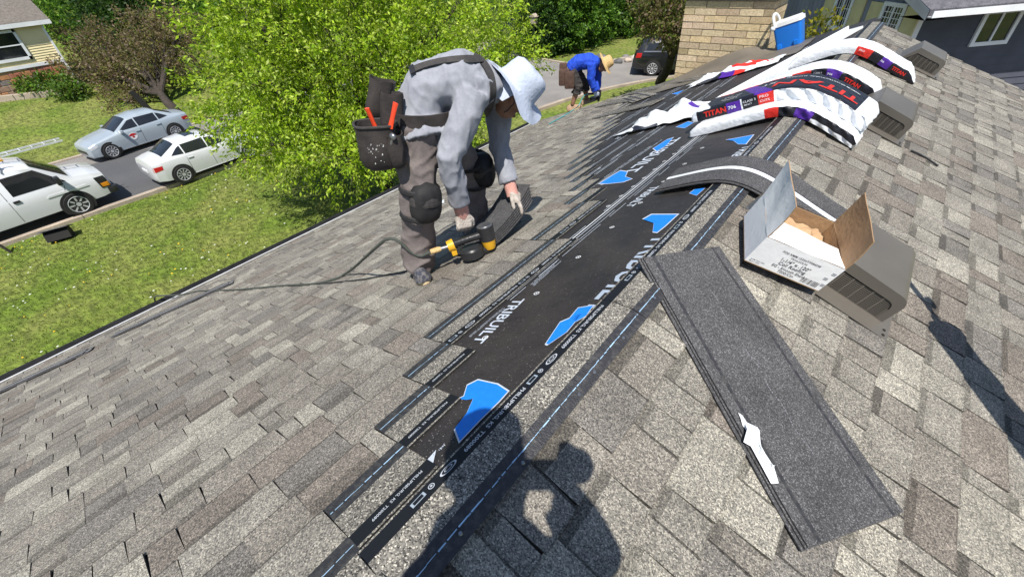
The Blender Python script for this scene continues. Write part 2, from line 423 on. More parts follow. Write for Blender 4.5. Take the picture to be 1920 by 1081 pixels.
def shingle_mesh(mb, fn, sb, y0, y1, r, expo=0.143, regular=False):
    """one laminated shingle as far as it shows: base layer and raised tabs, ends and butt edge cut"""
    st = sb - expo - 0.004
    y = y0 + 0.001; tooth = r.random() < 0.5
    lift = r.uniform(-0.0008, 0.0012)
    while y < y1 - 0.01:
        wd = r.choice([.08, .11, .14, .17, .21, .26]) if tooth else r.choice([.06, .09, .12, .16, .2])
        ye = min(y + wd, y1 - 0.001)
        if y1 - ye < 0.05: ye = y1 - 0.001
        hb = 0.0095 + lift + (0.0042 if tooth else 0.0); ht = 0.004
        c = tabcol(r)
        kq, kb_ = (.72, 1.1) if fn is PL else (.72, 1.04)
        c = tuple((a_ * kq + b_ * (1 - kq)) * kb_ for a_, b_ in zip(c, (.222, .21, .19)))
        sk = r.uniform(0.0, 0.008) if tooth else 0.0
        jt = r.uniform(-.002, .002); s2 = sb + jt + (0.001 if tooth else -.001)
        a0, a1 = fn(st, y, ht), fn(st, ye, ht); b0, b1 = fn(s2, y + sk, hb), fn(s2, ye - sk, hb)
        q_ = .0045 / (s2 - st); B0, B1 = b0, b1; b0, b1 = b0 + (a0 - b0) * q_, b1 + (a1 - b1) * q_
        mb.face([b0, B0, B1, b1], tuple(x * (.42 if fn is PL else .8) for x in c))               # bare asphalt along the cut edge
        if tooth:
            mb.face([a0, b0, b1, a1], c)
        else:
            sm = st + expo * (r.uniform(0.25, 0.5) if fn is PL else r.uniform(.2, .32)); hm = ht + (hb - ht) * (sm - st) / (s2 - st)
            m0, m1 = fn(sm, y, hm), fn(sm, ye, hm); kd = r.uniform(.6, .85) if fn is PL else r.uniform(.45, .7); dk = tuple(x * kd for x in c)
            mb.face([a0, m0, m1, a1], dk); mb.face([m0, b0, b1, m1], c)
        if fn is PR and tooth:                                            # shadow along the tab's side, painted as a dark strip
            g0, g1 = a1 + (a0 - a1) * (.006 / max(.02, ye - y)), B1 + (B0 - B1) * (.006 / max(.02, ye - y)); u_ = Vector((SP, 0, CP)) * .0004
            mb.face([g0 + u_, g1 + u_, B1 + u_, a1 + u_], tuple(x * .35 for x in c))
        b0, b1 = B0, B1
        e0, e1 = fn(s2, y + sk, 0.001), fn(s2, ye - sk, 0.001); ek = tuple(x * .45 for x in c)
        mb.face([b0, e0, e1, b1], ek)                                     # butt edge
        mb.face([a0, fn(st, y, 0.001), e0, b0], ek); mb.face([a1, b1, e1, fn(st, ye, 0.001)], ek)   # sides
        y = ye; tooth = not tooth

STA = [(.30, .04), (.44, .27), (.58, .47), (.73, .68), (.87, 1.55), (1.02, 2.1), (1.48, 2.78), (1.82, 3.25), (2.13, 4.15), (2.97, 6.3), (3.3, 7.45)]
def y_end(s):
    if s <= STA[0][0]: return STA[0][1]
    for (a, ya), (b, yb) in zip(STA, STA[1:]):
        if a <= s <= b: return ya + (yb - ya) * (s - a) / (b - a)
    return 9.0
rs = random.Random(11)
ALL = []
left_courses = []
k = 0
while True:
    sb = 0.30 + 0.143 * k
    if sb > SE + 0.02: break
    ye = y_end(sb) + (rs.uniform(-.07, .07) if k > 4 else 0); ye = min(ye, YEL(sb) + .01)
    left_courses.append((sb, ye))
    off = (k * 0.156) % 1.0; y = ye
    if ye >= YEL(sb): y = YEL(sb) + off - 1.0 + 1.0
    while y > -3.2:
        ya, yb = y - 1.0, min(y, YEL(sb) + .01)
        if yb - ya > .06:
            ALL.append((PL, sb, ya, yb, rs.randrange(10 ** 6)))
        y -= 1.0
    k += 1
for k in range(39):
    sb = 0.082 + 0.143 * (k + 1)
    if sb > SE + 0.02: break
    off = (k * 0.156) % 1.0; y = YER + .012
    first = True
    while y > -3.2:
        ya = y - (1.0 - off if first and off > .05 else 1.0); first = False
        ALL.append((PR, sb, ya, y, rs.randrange(10 ** 6))); y = ya
def score(e):
    fn, sb, ya, yb, _ = e
    best = 0
    for yy in (ya, (ya + yb) / 2, yb):
        d = fn(sb - .07, yy, 0) - CAM_P; z = d.dot(CAM_F)
        if z < .2: continue
        u, v = d.dot(CAM_R) / z, d.dot(CAM_U) / z
        if abs(u) < 1.22 and abs(v) < .70:
            n = fn(0, 0, 1) - fn(0, 0, 0); best = max(best, abs(n.dot(d.normalized())) / d.length_squared)
    return best
ALL.sort(key=score, reverse=True)
rest = MB()
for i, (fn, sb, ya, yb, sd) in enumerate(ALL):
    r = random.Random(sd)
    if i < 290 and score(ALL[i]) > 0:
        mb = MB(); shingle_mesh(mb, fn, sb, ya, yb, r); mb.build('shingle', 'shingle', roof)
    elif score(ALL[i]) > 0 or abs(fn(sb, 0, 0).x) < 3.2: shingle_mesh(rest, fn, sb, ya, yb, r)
    else:
        c = tabcol(r); c = tuple(.21 * .6 + x * .4 for x in c)
        rest.face([fn(sb - .147, ya, .004), fn(sb, ya, .009), fn(sb, yb, .009), fn(sb - .147, yb, .004)] if fn is PR else [fn(sb - .147, ya, .004), fn(sb - .147, yb, .004), fn(sb, yb, .009), fn(sb, ya, .009)], c)
o = rest.build('distant_shingles', 'shingle', roof); o['kind'] = 'stuff'

# underlayment over the bare part of the left slope, in two lapped widths
NAVY = (0.008, 0.009, 0.012); BLUE = (0.012, 0.2, 0.72); PALE = (0.5, 0.55, 0.62); WHITE = (0.72, 0.74, 0.76); CHALK = (0.34, 0.52, 0.7)
def wav(s, y): return 0.0008 * (1 + mnoise.noise((s * 9, y * 4, 3.3)))
for s0, s1, hh in ((0.04, 1.04, 0.0012), (1.0, 2.02, 0.0002), (1.98, 3.4, -0.0006)):
    mb = MB()
    mb.grid(lambda u, v: PL(s0 + (s1 - s0) * u, -0.1 + (YEL(1) + .1) * v, hh + wav(s0 + (s1 - s0) * u, -0.1 + 7.4 * v)), 16, 90)
    mb.build('underlayment', 'underlayment', roof, smooth=True)

def px_print(mb, poly, c, h, grow=1.0):
    P = [at_left(x, y, h) for x, y in poly]
    ctr = sum(P, Vector()) / len(P); P = [ctr + (p - ctr) * grow for p in P]
    area = sum((P[i] - ctr).cross(P[(i + 1) % len(P)] - ctr).z for i in range(len(P)))
    mb.face(P if area > 0 else P[::-1], c)
def text_px(mb, body, a, b, c, h=0.0045, bold=.014, hscale=1.0, sp=1.0):
    A, B = at_left(*a, h), at_left(*b, h); d = B - A
    V, F = TEXTS.setdefault((body, bold, 'LEFT', sp), None) or TEXTS.__setitem__((body, bold, 'LEFT', sp), text2d(body, 1, bold, 'LEFT', sp)) or TEXTS[(body, bold, 'LEFT', sp)]
    wd = max(x for x, y in V); u = d / wd; n = Vector((-SP, 0, CP)); up = n.cross(d.normalized()) * u.length * hscale
    mb.mesh([A + u * x + up * y for x, y in V], F, c)
def small_print(mb, a, b, sz, rows):
    """lines of print too small to read: rows of short strokes"""
    A, B = at_left(*a, .0052), at_left(*b, .0052); d = (B - A); L = d.length; d.normalize(); up = Vector((-SP, 0, CP)).cross(d); r = random.Random(int(a[0]))
    for k in range(rows):
        x = r.uniform(0, .2) * L * (k > 0)
        while x < L:
            w_ = sz * r.uniform(.2, .75); h_ = sz * r.uniform(.7, 1.0); o = A + d * x - up * k * sz * 1.6
            if r.random() > .15: mb.face([o, o + d * w_ * .55, o + d * w_ * .55 + up * h_, o + up * h_][::-1], PALE)
            x += w_ + sz * .12
pr = MB(); H1, H2, H3 = 0.0052, 0.0058, 0.0064
bull = [(858, 747), (870, 742), (876, 722), (896, 712), (932, 720), (952, 733), (935, 752), (900, 786), (862, 826), (853, 802), (876, 772), (887, 747), (874, 749)]
px_print(pr, bull, PALE, H1, 1.06); px_print(pr, bull, BLUE, H2)
for poly in ([(1024, 643), (1050, 604), (1092, 586), (1062, 622), (1028, 645)], [(1068, 596), (1084, 577), (1112, 572), (1098, 592), (1080, 602)],
             [(1206, 411), (1222, 402), (1270, 402), (1246, 424), (1232, 435), (1224, 434), (1226, 418), (1215, 414)],
             [(1293, 362), (1302, 355), (1322, 352), (1306, 366)],
             [(1124, 344), (1146, 330), (1163, 320), (1176, 322), (1172, 331), (1184, 335), (1168, 341), (1140, 344)],
             [(1362, 262), (1380, 259), (1412, 253), (1398, 270), (1384, 270), (1376, 264)],
             [(1225, 278), (1250, 262), (1262, 258), (1250, 272), (1232, 283)],
             [(1150, 192), (1166, 184), (1172, 186), (1160, 194)], [(1260, 176), (1282, 169), (1270, 177)],
             [(1322, 198), (1352, 188), (1344, 197), (1318, 207)], [(1548, 84), (1566, 76), (1572, 79), (1556, 87)], [(1268, 238), (1290, 228), (1300, 230), (1284, 240)]):
    px_print(pr, poly, PALE, H1, 1.1); px_print(pr, poly, BLUE, H2)
px_print(pr, [(795, 868), (818, 842), (812, 868), (804, 876)], PALE, H1)
text_px(pr, 'TRIBUILT', (966, 560), (884, 642), PALE)
text_px(pr, 'TRIBUILT', (1222, 350), (1172, 388), PALE)
text_px(pr, 'TRIBUILT', (1254, 262), (1168, 326), PALE, hscale=0.8)
text_px(pr, 'TRIBUILT', (1230, 440), (1090, 586), (.34, .4, .48), hscale=1.1)
text_px(pr, 'TRIBUILT', (1395, 274), (1340, 318), PALE, hscale=.8)
text_px(pr, 'TRIBUILT', (1192, 237), (1150, 262), PALE, hscale=.7)
small_print(pr, (1240, 262), (1108, 352), .014, 2)
small_print(pr, (1052, 488), (1000, 535), .007, 3)
small_print(pr, (945, 577), (880, 632), .005, 2)
small_print(pr, (832, 832), (822, 842), .008, 1)
def s_of(x, y):
    p = at_left(x, y); return -p.x / CP
def line(mb, s, y0, y1, wd, c, h=H1, r=None, frag=0):
    y = y0
    while y < y1:
        L = (y1 - y) if not frag else r.uniform(.3, 1) * frag
        ya, yb = y, min(y + L, y1)
        mb.face([PL(s + wd / 2, ya, h), PL(s + wd / 2, yb, h), PL(s - wd / 2, yb, h), PL(s - wd / 2, ya, h)][::-1], c); y = yb + (r.uniform(.02, .3) * frag if frag else 1)
rl = random.Random(5)
sA = s_of(1146, 390)
line(pr, sA, .75, 6.6, .007, WHITE); line(pr, sA - .022, .8, 6.6, .005, PALE); line(pr, sA - .05, 1.0, 6.5, .003, PALE, r=rl, frag=.5)
line(pr, sA - .07, 1.0, 6.5, .003, PALE, r=rl, frag=.35); line(pr, sA + .018, .8, 6.6, .004, PALE, r=rl, frag=.8)
for s_, y_ in ((1.12, 2.4), (1.18, 2.4), (1.32, 2.6), (1.5, 3.1), (1.72, 3.4), (1.95, 4.0), (2.02, 4.2), (2.3, 4.9)):
    line(pr, s_, y_, 6.9, .005, PALE, r=rl, frag=1.1); line(pr, s_ + .02, y_ + .1, 6.9, .004, PALE, r=rl, frag=.6)
for x, y in [(1007, 552), (911, 635), (1085, 484), (1148, 428), (1141, 388), (1201, 382), (1165, 369), (1188, 351), (1245, 342), (1208, 335), (1228, 319), (1246, 304), (1284, 309), (1264, 290), (1280, 277), (1317, 279), (1158, 293), (1124, 317), (1130, 347), (1330, 250), (1300, 228)]:
    p = at_left(x, y); s_, y_ = -p.x / CP, p.y; n = 14
    for a in range(n):
        t0, t1 = 2 * math.pi * a / n, 2 * math.pi * (a + 1) / n
        q = lambda t, R: PL(s_ + R * math.cos(t), y_ + R * math.sin(t), H3)
        pr.face([q(t0, .0125), q(t0, .009), q(t1, .009), q(t1, .0125)], WHITE)
        pr.face([q(t0, .004), q(t1, .004), PL(s_, y_, H3)][::-1], WHITE)
pr.build('printed_lettering', 'print', roof)
# stray granules and dust lying on the sheet
gr = MB(); rg_ = random.Random(19)
for i in range(2600):
    y = .1 + 4.2 * rg_.random() ** 1.6; s_ = rg_.uniform(.1, min(1.3, .25 + y * .45)); z_ = rg_.uniform(.0008, .0022); a_ = rg_.uniform(0, 3); k_ = rg_.uniform(.12, .4)
    gr.face([PL(s_ + z_ * math.cos(a_ + t), y + z_ * math.sin(a_ + t), .0055) for t in (0, 2.1, 4.2)][::-1], (k_, k_ * .95, k_ * .86))
o = gr.build('stray_granules', 'print', roof); o['kind'] = 'stuff'

# the laps of the top courses that still wait for the next row: sealant band, blue chalk line, granules, printed tape
mat('sealant_band', (0.028, 0.028, 0.032), (0.07, 0.068, 0.066), 60, 0.5, 0.3, 200, lo=.45, hi=.75)
def FOLD(s, y, h):
    x = (.083 + (s - .083) * .86) * CP
    p = on_ridge(x, h, 0.05); p.y = y; return p
def headlap(fn, st, y0, y1, h, name, txt=True, seed=0, tape=True):
    r = random.Random(seed)
    a = MB()
    def strip(s0, s1, c, mi, h0, h1, n=1):
        for i in range(n):
            ya, yb = y0 + (y1 - y0) * i / n, y0 + (y1 - y0) * (i + 1) / n
            a.face([fn(s0, ya, h0), fn(s1, ya, h1), fn(s1, yb, h1), fn(s0, yb, h0)], c, mi)
    strip(st - .062, st + .002, (1, 1, 1), 0, h, h)
    strip(st - .146, st - .062, (1, 1, 1), 1, h, h)
    if tape: strip(st - .190, st - .146, NAVY, 2, h + .0004, h + .0004)
    strip(st - .197, st - .190 if tape else st - .146, (1, 1, 1), 1, h, h)
    for ya in (y0, y1): a.face([fn(st, ya, h), fn(st, ya, .001), fn(st - .19, ya, .001), fn(st - .19, ya, h)], (.02, .02, .02), 2)
    a.face([fn(st - .196, y0, .001), fn(st - .196, y1, .001), fn(st - .196, y1, h), fn(st - .196, y0, h)], (.02, .02, .02), 2)
    y = y0 + .004
    while y < y1 - .004:
        L = min(r.uniform(.004, .03), y1 - y - .003); wd = r.uniform(.0009, .0022); o = st - .034 + r.uniform(-.0008, .0008); kc = r.uniform(.7, 1.1)
        a.face([fn(o - wd, y, h + .0009), fn(o + wd, y, h + .0009), fn(o + wd * .8, y + L, h + .0009), fn(o - wd * .8, y + L, h + .0009)], tuple(x * kc for x in CHALK), 2)
        y += L + r.choice([.0, .0, .002, .005])
    if txt:
        y = y1 - .03; j = seed
        items = [('PHILLIPSBURG, KS  T200089', .02)]; up = 1 if fn is FOLD else -1
        n = 0
        while y > y0 + .06 and n < 14:
            tx, sz = items[j % len(items)]; j += 1; n += 1
            if y1 - y0 < .4: sz = .0125
            Vv, _ = TEXTS.setdefault((tx, .012, 'LEFT', 1.0), TEXTS.get((tx, .012, 'LEFT', 1.0)) or text2d(tx, 1, .012))
            wd = max(p[0] for p in Vv) * sz
            if y - wd > y0: put_text(a, tx, sz, lambda x, yy: fn(st - .168 + up * (yy - .007), y - x, h + .0011), (.45, .48, .52), mi=2)
            y -= wd + .03
            # lozenge mark between the words, a ring and a small panel beside it
            if y - .07 > y0:
                for rr, cc, hh in ((1.0, (.45, .48, .52), .0010), (.78, NAVY, .0014), (.5, (.45, .48, .52), .0017), (.36, NAVY, .002)):
                    q = [(y - .025 + .027 * rr * math.cos(t) , .011 * rr * math.sin(t)) for t in [2 * math.pi * i / 14 for i in range(14)]]
                    f = [fn(st - .169 + b_, a_, h + hh) for a_, b_ in q]; a.face(f, cc, 2)
                y -= .07
                for rr, cc, hh in ((1.0, (.4, .43, .47), .0010), (.72, NAVY, .0014), (.4, (.4, .43, .47), .0017)):
                    a.face([fn(st - .169 + .009 * rr * math.sin(t), y - .01 + .009 * rr * math.cos(t), h + hh) for t in [2 * math.pi * i / 12 for i in range(12)]], cc, 2)
                y -= .05
                for rr, cc, hh in ((1.0, (.3, .36, .42), .0010), (.7, NAVY, .0014)):
                    a.face([fn(st - .169 - .008 * rr, y - .02 * rr, h + hh), fn(st - .169 + .008 * rr, y - .02 * rr, h + hh), fn(st - .169 + .008 * rr, y + .02 * rr, h + hh), fn(st - .169 - .008 * rr, y + .02 * rr, h + hh)], cc, 2)
                y -= .035
    return a.build(name, ['sealant_band', 'headlap_granules', 'print'], roof)
for i in range(len(left_courses)):
    sb, ye = left_courses[i]; up = left_courses[i - 1][1] if i else -.6
    if ye > up + .02 and sb < 3.4:
        headlap(PL, sb - .143, up, ye, .0105 if i < 6 else .006, 'shingle_lap', 0 < i < 6, i, i > 0)
# on top of the ridge: the lap of the uppermost right-hand course, folded over to the left slope
for i, (ya, yb) in enumerate(((-.9, .03), (.033, 1.03), (1.033, 2.03), (2.033, 3.03), (3.033, 4.03), (4.033, 5.03), (5.033, 6.03), (6.033, 6.97))):
    headlap(FOLD, .083, ya, yb, .011, 'ridge_lap', 0 < i < 4, i, i > 0)
# nail heads along the ridge
for x, y in [(1082, 747), (978, 874), (1222, 566), (1164, 641), (1110, 705), (862, 1004)]:
    p = at_right(x, y); q = FOLD(p.x / CP, p.y, .0125); mb = MB(); mb.cyl(q, q + Vector((0, 0, .0025)), .0055, .004, 10); mb.build('nail_head', 'steel', roof)

# eave: white drip edge, dark gutter, loose starter strips
mb = MB(); mb.box((SE - .012, Y0R, .0115), (SE + .035, 7.47, .0165), T=lambda p: PL(*p)); mb.box((SE + .03, Y0R, -.1), (SE + .036, 7.47, .0164), T=lambda p: PL(*p))
mb.build('drip_edge', 'white_metal', house)
mb = MB(); mb.box((SE + .05, Y0R, -.14), (SE + .06, 7.4, .0)); 
gp = [(0, 0), (0, -.11), (.09, -.11), (.12, -.03), (.13, -.0), (.126, .0), (.115, -.03), (.086, -.106), (.004, -.106), (.004, 0)]
e0 = PL(SE, 0, 0)
mb = MB(); mb.rings([[Vector((e0.x - .04 - u, y, e0.z - .01 + v)) for u, v in gp] for y in (Y0R, 7.4)]); mb.build('gutter', 'plastic_black', house)
def loose_strip(pa, pb, wd, label, n=2):
    A, B = at_left(*pa, 0), at_left(*pb, 0); t = thing('starter_strip', label, 'shingle strip', A)
    d = (B - A).normalized(); nn = Vector((-SP, 0, CP)); e = nn.cross(d)
    for i in range(n):
        mb = MB(); mb.box((0, -wd * .5 + .012 * i, .016 + .006 * i), ((B - A).length - .05 * i, wd * .5 + .012 * i, .021 + .006 * i), T=lambda p: A + d * p.x + e * p.y + nn * p.z)
        mb.box((.0, -.006 + .012 * i, .0212 + .006 * i), ((B - A).length - .05 * i, .006 + .012 * i, .0216 + .006 * i), (.5, .52, .55), 1, T=lambda p: A + d * p.x + e * p.y + nn * p.z)
        mb.build('strip', ['dark_granules', 'print'], t)
loose_strip((0, 738), (175, 657), .15, 'dark starter strip lying along the eave, its end cut at a slant')
loose_strip((216, 632), (440, 530), .15, 'dark starter strip lying along the eave where the air hose crosses it')

# chimney, brick by brick
CHY = 7.3
def at_y(px, py, Y):
    d = pix(px, py); return CAM_P + d * (Y / d.y)
cxl, cxr = at_y(1276, 70, CHY).x, at_y(1443, 55, CHY).x
CHD = 0.62; CZ0, CZ1 = 3.6, at_y(1360, 2, CHY).z + .0
mb = MB(); mb.box((cxl + .012, CHY + .012, CZ0), (cxr - .012, CHY + CHD - .012, CZ1 + .02)); chim = mb.build('chimney', 'mortar', house)
print('chimney', cxl, cxr, CZ1)
rb = random.Random(8); BH, BL = 0.072, 0.298
nrow = int((CZ1 - CZ0) / (BH + .01)); BH = (CZ1 - CZ0) / nrow - .01
for i in range(nrow):
    z = CZ1 - (i + 1) * (BH + .01) + .005
    if z < RZ - 2.6 * TP * 1.0 - .2: break
    for face in (0, 1):
        W = (cxr - cxl) if face == 0 else CHD
        u = -(.155 if i % 2 else 0) - (.1 if face else 0)
        while u < W - .01:
            a, b = max(u, 0), min(u + BL, W)
            if b - a > .03:
                k = rb.uniform(.8, 1.15); c = (.6 * k, .475 * k * rb.uniform(.95, 1.03), .3 * k * rb.uniform(.88, 1.06))
                if rb.random() < .12: c = tuple(x * .72 for x in c)
                o = rb.uniform(-.003, .003); mb = MB()
                if face == 0: mb.box((cxl + a, CHY - .004 + o, z), (cxl + b, CHY + .06, z + BH), c)
                elif a < .01: mb.box((cxr - .06, CHY + .061, z), (cxr + .004 + o, CHY + max(b, .07), z + BH), c)
                else: mb.box((cxr - .06, CHY + a, z), (cxr + .004 + o, CHY + b, z + BH), c)
                mb.build('brick', 'brick', chim)
            u += BL + .01
mb = MB(); mb.cbox((cxl - .05, CHY - .05, CZ1 + .02), (cxr + .05, CHY + CHD + .05, CZ1 + .12), .015); mb.build('chimney_cap', 'concrete', chim)
mb = MB(); mb.box((cxr - .25, CHY - .012, RZ + (cxr - .25) * TP - .05), (cxr + .012, CHY - .006, RZ + cxr * TP + .05))
mb.build('step_flashing', 'steel', chim)
# ------------------------------------------------------------------ things lying on the roof
class Frame:
    """a local frame: o origin, e1/e2/e3 axes; calling it maps local (x,y,z) to the world"""
    def __init__(s, o, e1, e3):
        s.o = Vector(o); s.e1 = Vector(e1).normalized(); s.e3 = Vector(e3).normalized(); s.e2 = s.e3.cross(s.e1).normalized()
        s.e1 = s.e2.cross(s.e3)
    def __call__(s, p): return s.o + s.e1 * p[0] + s.e2 * p[1] + s.e3 * p[2]
NL, NR = Vector((-SP, 0, CP)), Vector((SP, 0, CP))
DL, DR = Vector((-CP, 0, -SP)), Vector((CP, 0, -SP))

# roof vents on the right slope
def vent(s0, y0, label, g=.9):
    t = thing('roof_vent', label, 'roof vent', PR(s0 + .18, y0 + .2, 0), 'roof vents on the right slope')
    ff = Frame(PR(s0, y0, .012), DR, NR); f = lambda p: ff(Vector(p) * g)          # x down the slope, y along the ridge, z off the roof
    mb = MB(); mb.box((-.05, -.1, 0), (.415, .47, .003), T=f); mb.build('flange', 'vent_metal', t)
    prof = [(0, 0), (.1, .155), (.335, .145)] + [(.335 + .045 * math.sin(a), .1 + .045 * math.cos(a)) for a in (.35, .7, 1.05, 1.4)] + [(.38, .0)]
    W = .42; mb = MB(); n = len(prof)
    # shell: top strip with a rim turned down at the near side, open grille beneath
    mb.mesh([f((a, 0, h)) for a, h in prof] + [f((a, W, h)) for a, h in prof], [(i, i + 1, n + i + 1, n + i) for i in range(n - 1)])
    inner = [(.03, .0), (.108, .105), (.325, .1), (.35, .075), (.35, .0)]
    outer = prof; inner = [(.03, .0), (.108, .105), (.325, .1), (.336, .096), (.344, .089), (.348, .08), (.35, .072), (.35, .0)]
    for i in range(7): mb.face([f((*[outer[i][0]], -.001, outer[i][1])), f((outer[i + 1][0], -.001, outer[i + 1][1])), f((inner[i + 1][0], -.001, inner[i + 1][1])), f((inner[i][0], -.001, inner[i][1]))])
    mb.face([f((a, W, h)) for a, h in prof])
    mb.build('hood', 'vent_metal', t, smooth=True, angle=40, weld=True)
    mb = MB(); mb.face([f((a, .02, h)) for a, h in inner]); mb.build('throat', 'vent_dark', t)
    mb = MB()
    for c in range(7):
        xa = .045 + c * .044
        top = min(.097, .097 * (xa + .036 - .03) / .078 if xa < .07 else .097)
        mb.box((xa - .006, .002, .002), (xa, .01, max(.02, top)), T=f)
        for k in range(11):
            h = .006 + k * .0085
            if h < top - .003: mb.box((xa, .003, h), (xa + .038, .012, h + .0036), T=f)
    mb.box((.345, .002, .002), (.352, .01, .062), T=f)
    mb.build('louvre_grille', 'vent_metal', t)
    for x, y in ((.395, -.08), (.395, -.045), (-.03, -.08), (.4, .43)):
        mb = MB(); mb.cyl(f((x, y, .003)), f((x, y, .006)), .006, n=8); mb.build('screw', 'vent_dark', t)
vent(.425, 1.80, 'grey metal roof vent right beside the open carton of nails')
vent(.265, 3.76, 'grey metal roof vent beside the shingle bundle with the big red lettering')
vent(.37, 5.80, 'grey metal roof vent beside the bundle farthest along the ridge')

# open carton of roofing nails
A, B = at_right(1395, 488, .05), at_right(1533, 546, .05)
BW = (B - A).length; f = Frame(A, B - A, NR); BD, BHT = .28, .13; WT = .004
t = thing('nail_carton', 'open white cardboard carton of coil roofing nails with flaps up', 'box', A)
mb = MB(); mb.box((0, 0, 0), (BW, BD, WT), (1, 1, 1), 1, T=f)
mb.mesh([f(p) for p in ((0, 0, WT), (BW, 0, WT), (BW, 0, BHT), (0, 0, BHT), (0, BD, WT), (BW, BD, WT), (BW, BD, BHT), (0, BD, BHT))], [(0, 1, 2, 3), (1, 5, 6, 2), (5, 4, 7, 6), (4, 0, 3, 7)], mi=0)
g = .004
mb.mesh([f(p) for p in ((g, g, WT), (BW - g, g, WT), (BW - g, g, BHT), (g, g, BHT), (g, BD - g, WT), (BW - g, BD - g, WT), (BW - g, BD - g, BHT), (g, BD - g, BHT))], [(3, 2, 1, 0), (2, 6, 5, 1), (6, 7, 4, 5), (7, 3, 0, 4)], mi=1)
o3 = [(0, 0), (BW, 0), (BW, BD), (0, BD)]; i3 = [(g, g), (BW - g, g), (BW - g, BD - g), (g, BD - g)]
for i in range(4):
    j = (i + 1) % 4; mb.face([f((*o3[i], BHT)), f((*o3[j], BHT)), f((*i3[j], BHT)), f((*i3[i], BHT))], mi=1)
body = mb.build('carton_body', ['cardboard_white', 'cardboard'], t)
pm = MB(); ink = (.06, .06, .07)
W2 = lambda u0, v0: (lambda x, y: f((u0 + x, -.0012, v0 + y)))
for tx_, sz_, wf_, bo_, al_ in (
        ('PO# XMM-152567/9984598', .0125, W2(BW * .52, .098), .006, 'CENTER'),
        ('TRINLSCR/98', .011, W2(BW * .52, .084), .004, 'CENTER'),
        ('1-1/4" x .120"', .0205, W2(BW * .52, .063), .014, 'CENTER'),
        ('Coil Roofing', .0205, W2(BW * .52, .045), .012, 'CENTER'),
        ('EG - Smooth Shank', .0165, W2(BW * .52, .028), .008, 'CENTER'),
        ('7200/Ctn', .0165, W2(BW * .52, .012), .008, 'CENTER'),
        ('ASTM F1667 / 4441', .007, W2(.012, .02), .01, 'LEFT'),
        ('Made in China', .007, W2(.012, .011), .01, 'LEFT'),
        ):
    pw = MB(); put_text(pw, tx_, sz_, wf_, ink, bo_, al_); pw.build('printed_word', 'print', body)
rr = random.Random(2); x = BW * .72
while x < BW * .93:
    wd = rr.choice([.0012, .002, .0032]); pm.face([f((x, -.0012, .012)), f((x + wd, -.0012, .012)), f((x + wd, -.0012, .036)), f((x, -.0012, .036))], ink); x += wd + rr.choice([.0012, .002, .003])
for k in range(3):
    for q in range(2): pm.box((BW - .016 - .012 * k % .02, -.0016, .03 + k * .03 + q * .007), (BW - .002 - .012 * k % .02, -.0005, .033 + k * .03 + q * .007), (.35, .35, .36), T=f)
o = pm.build('bar_code', 'print', body); o['kind'] = 'stuff'
def flap(pts, name='flap', th=.004, curve=0.0, txt=None):
    """pts: hinge a, hinge b, tip b, tip a in carton space; outside white, inside brown"""
    a, b, c, d = [Vector(p) for p in pts]; mb = MB(); N = 8
    nrm = (b - a).cross(d - a).normalized()
    def P(u, v, w): 
        p = (a * (1 - u) + b * u) * (1 - v) + (d * (1 - u) + c * u) * v
        return f(p + nrm * (w + curve * v * v + .0015 * math.sin(u * 9 + v * 4)))
    mb.grid(lambda u, v: P(u, v, 0), N, N, mi=0)
    mb.grid(lambda u, v: P(v, u, -th), N, N, mi=1)
    for k in range(N):
        u0, u1 = k / N, (k + 1) / N
        for e in ((lambda q, w: P(q, 1, w)), (lambda q, w: P(0, q, w)), (lambda q, w: P(1, q, w))):
            mb.face([e(u0, 0), e(u1, 0), e(u1, -th), e(u0, -th)], mi=1)
    o = mb.build(name, ['cardboard_white', 'cardboard'], t, smooth=True, angle=40)
    if txt:
        pm = MB()
        for k, (s, sz) in enumerate(txt): put_text(pm, s, sz, lambda x, y: P(min(1, max(0, .5 + x / (b - a).length)), min(1, max(0, .8 - .13 * k + y / (d - a).length)), -th - .0012), (.25, .3, .36), .004, 'CENTER')
        pm.build('printed_label', 'print', o)
flap([(0, BD, BHT), (0, 0, BHT), (.01, .0, BHT + .145), (.0, BD + .01, BHT + .15)], curve=.012)
flap([(BW, 0, BHT), (BW, BD, BHT), (BW + .012, BD + .01, BHT + .145), (BW + .004, .01, BHT + .13)], curve=-.012)
flap([(0, 0, BHT + .002), (BW, 0, BHT + .002), (BW - .01, .112, BHT - .006), (.012, .112, BHT + .012)], curve=.004)
flap([(BW, BD, BHT), (0, BD, BHT), (.0, BD + .06, BHT - .115), (BW, BD + .06, BHT - .115)], curve=.01)
mb = MB(); mb.grid(lambda u, v: f((.01 + u * (BW - .02), .02 + v * (BD - .03), .068 + .02 * fbm((u * 5, v * 5, 1), 1.2, 4) + .03 * (1 - u) * v)), 26, 26)
tag(mb.build('packing_paper', 'kraft_paper', None, smooth=True, angle=25), 'crumpled brown packing paper inside the open nail carton', 'paper')

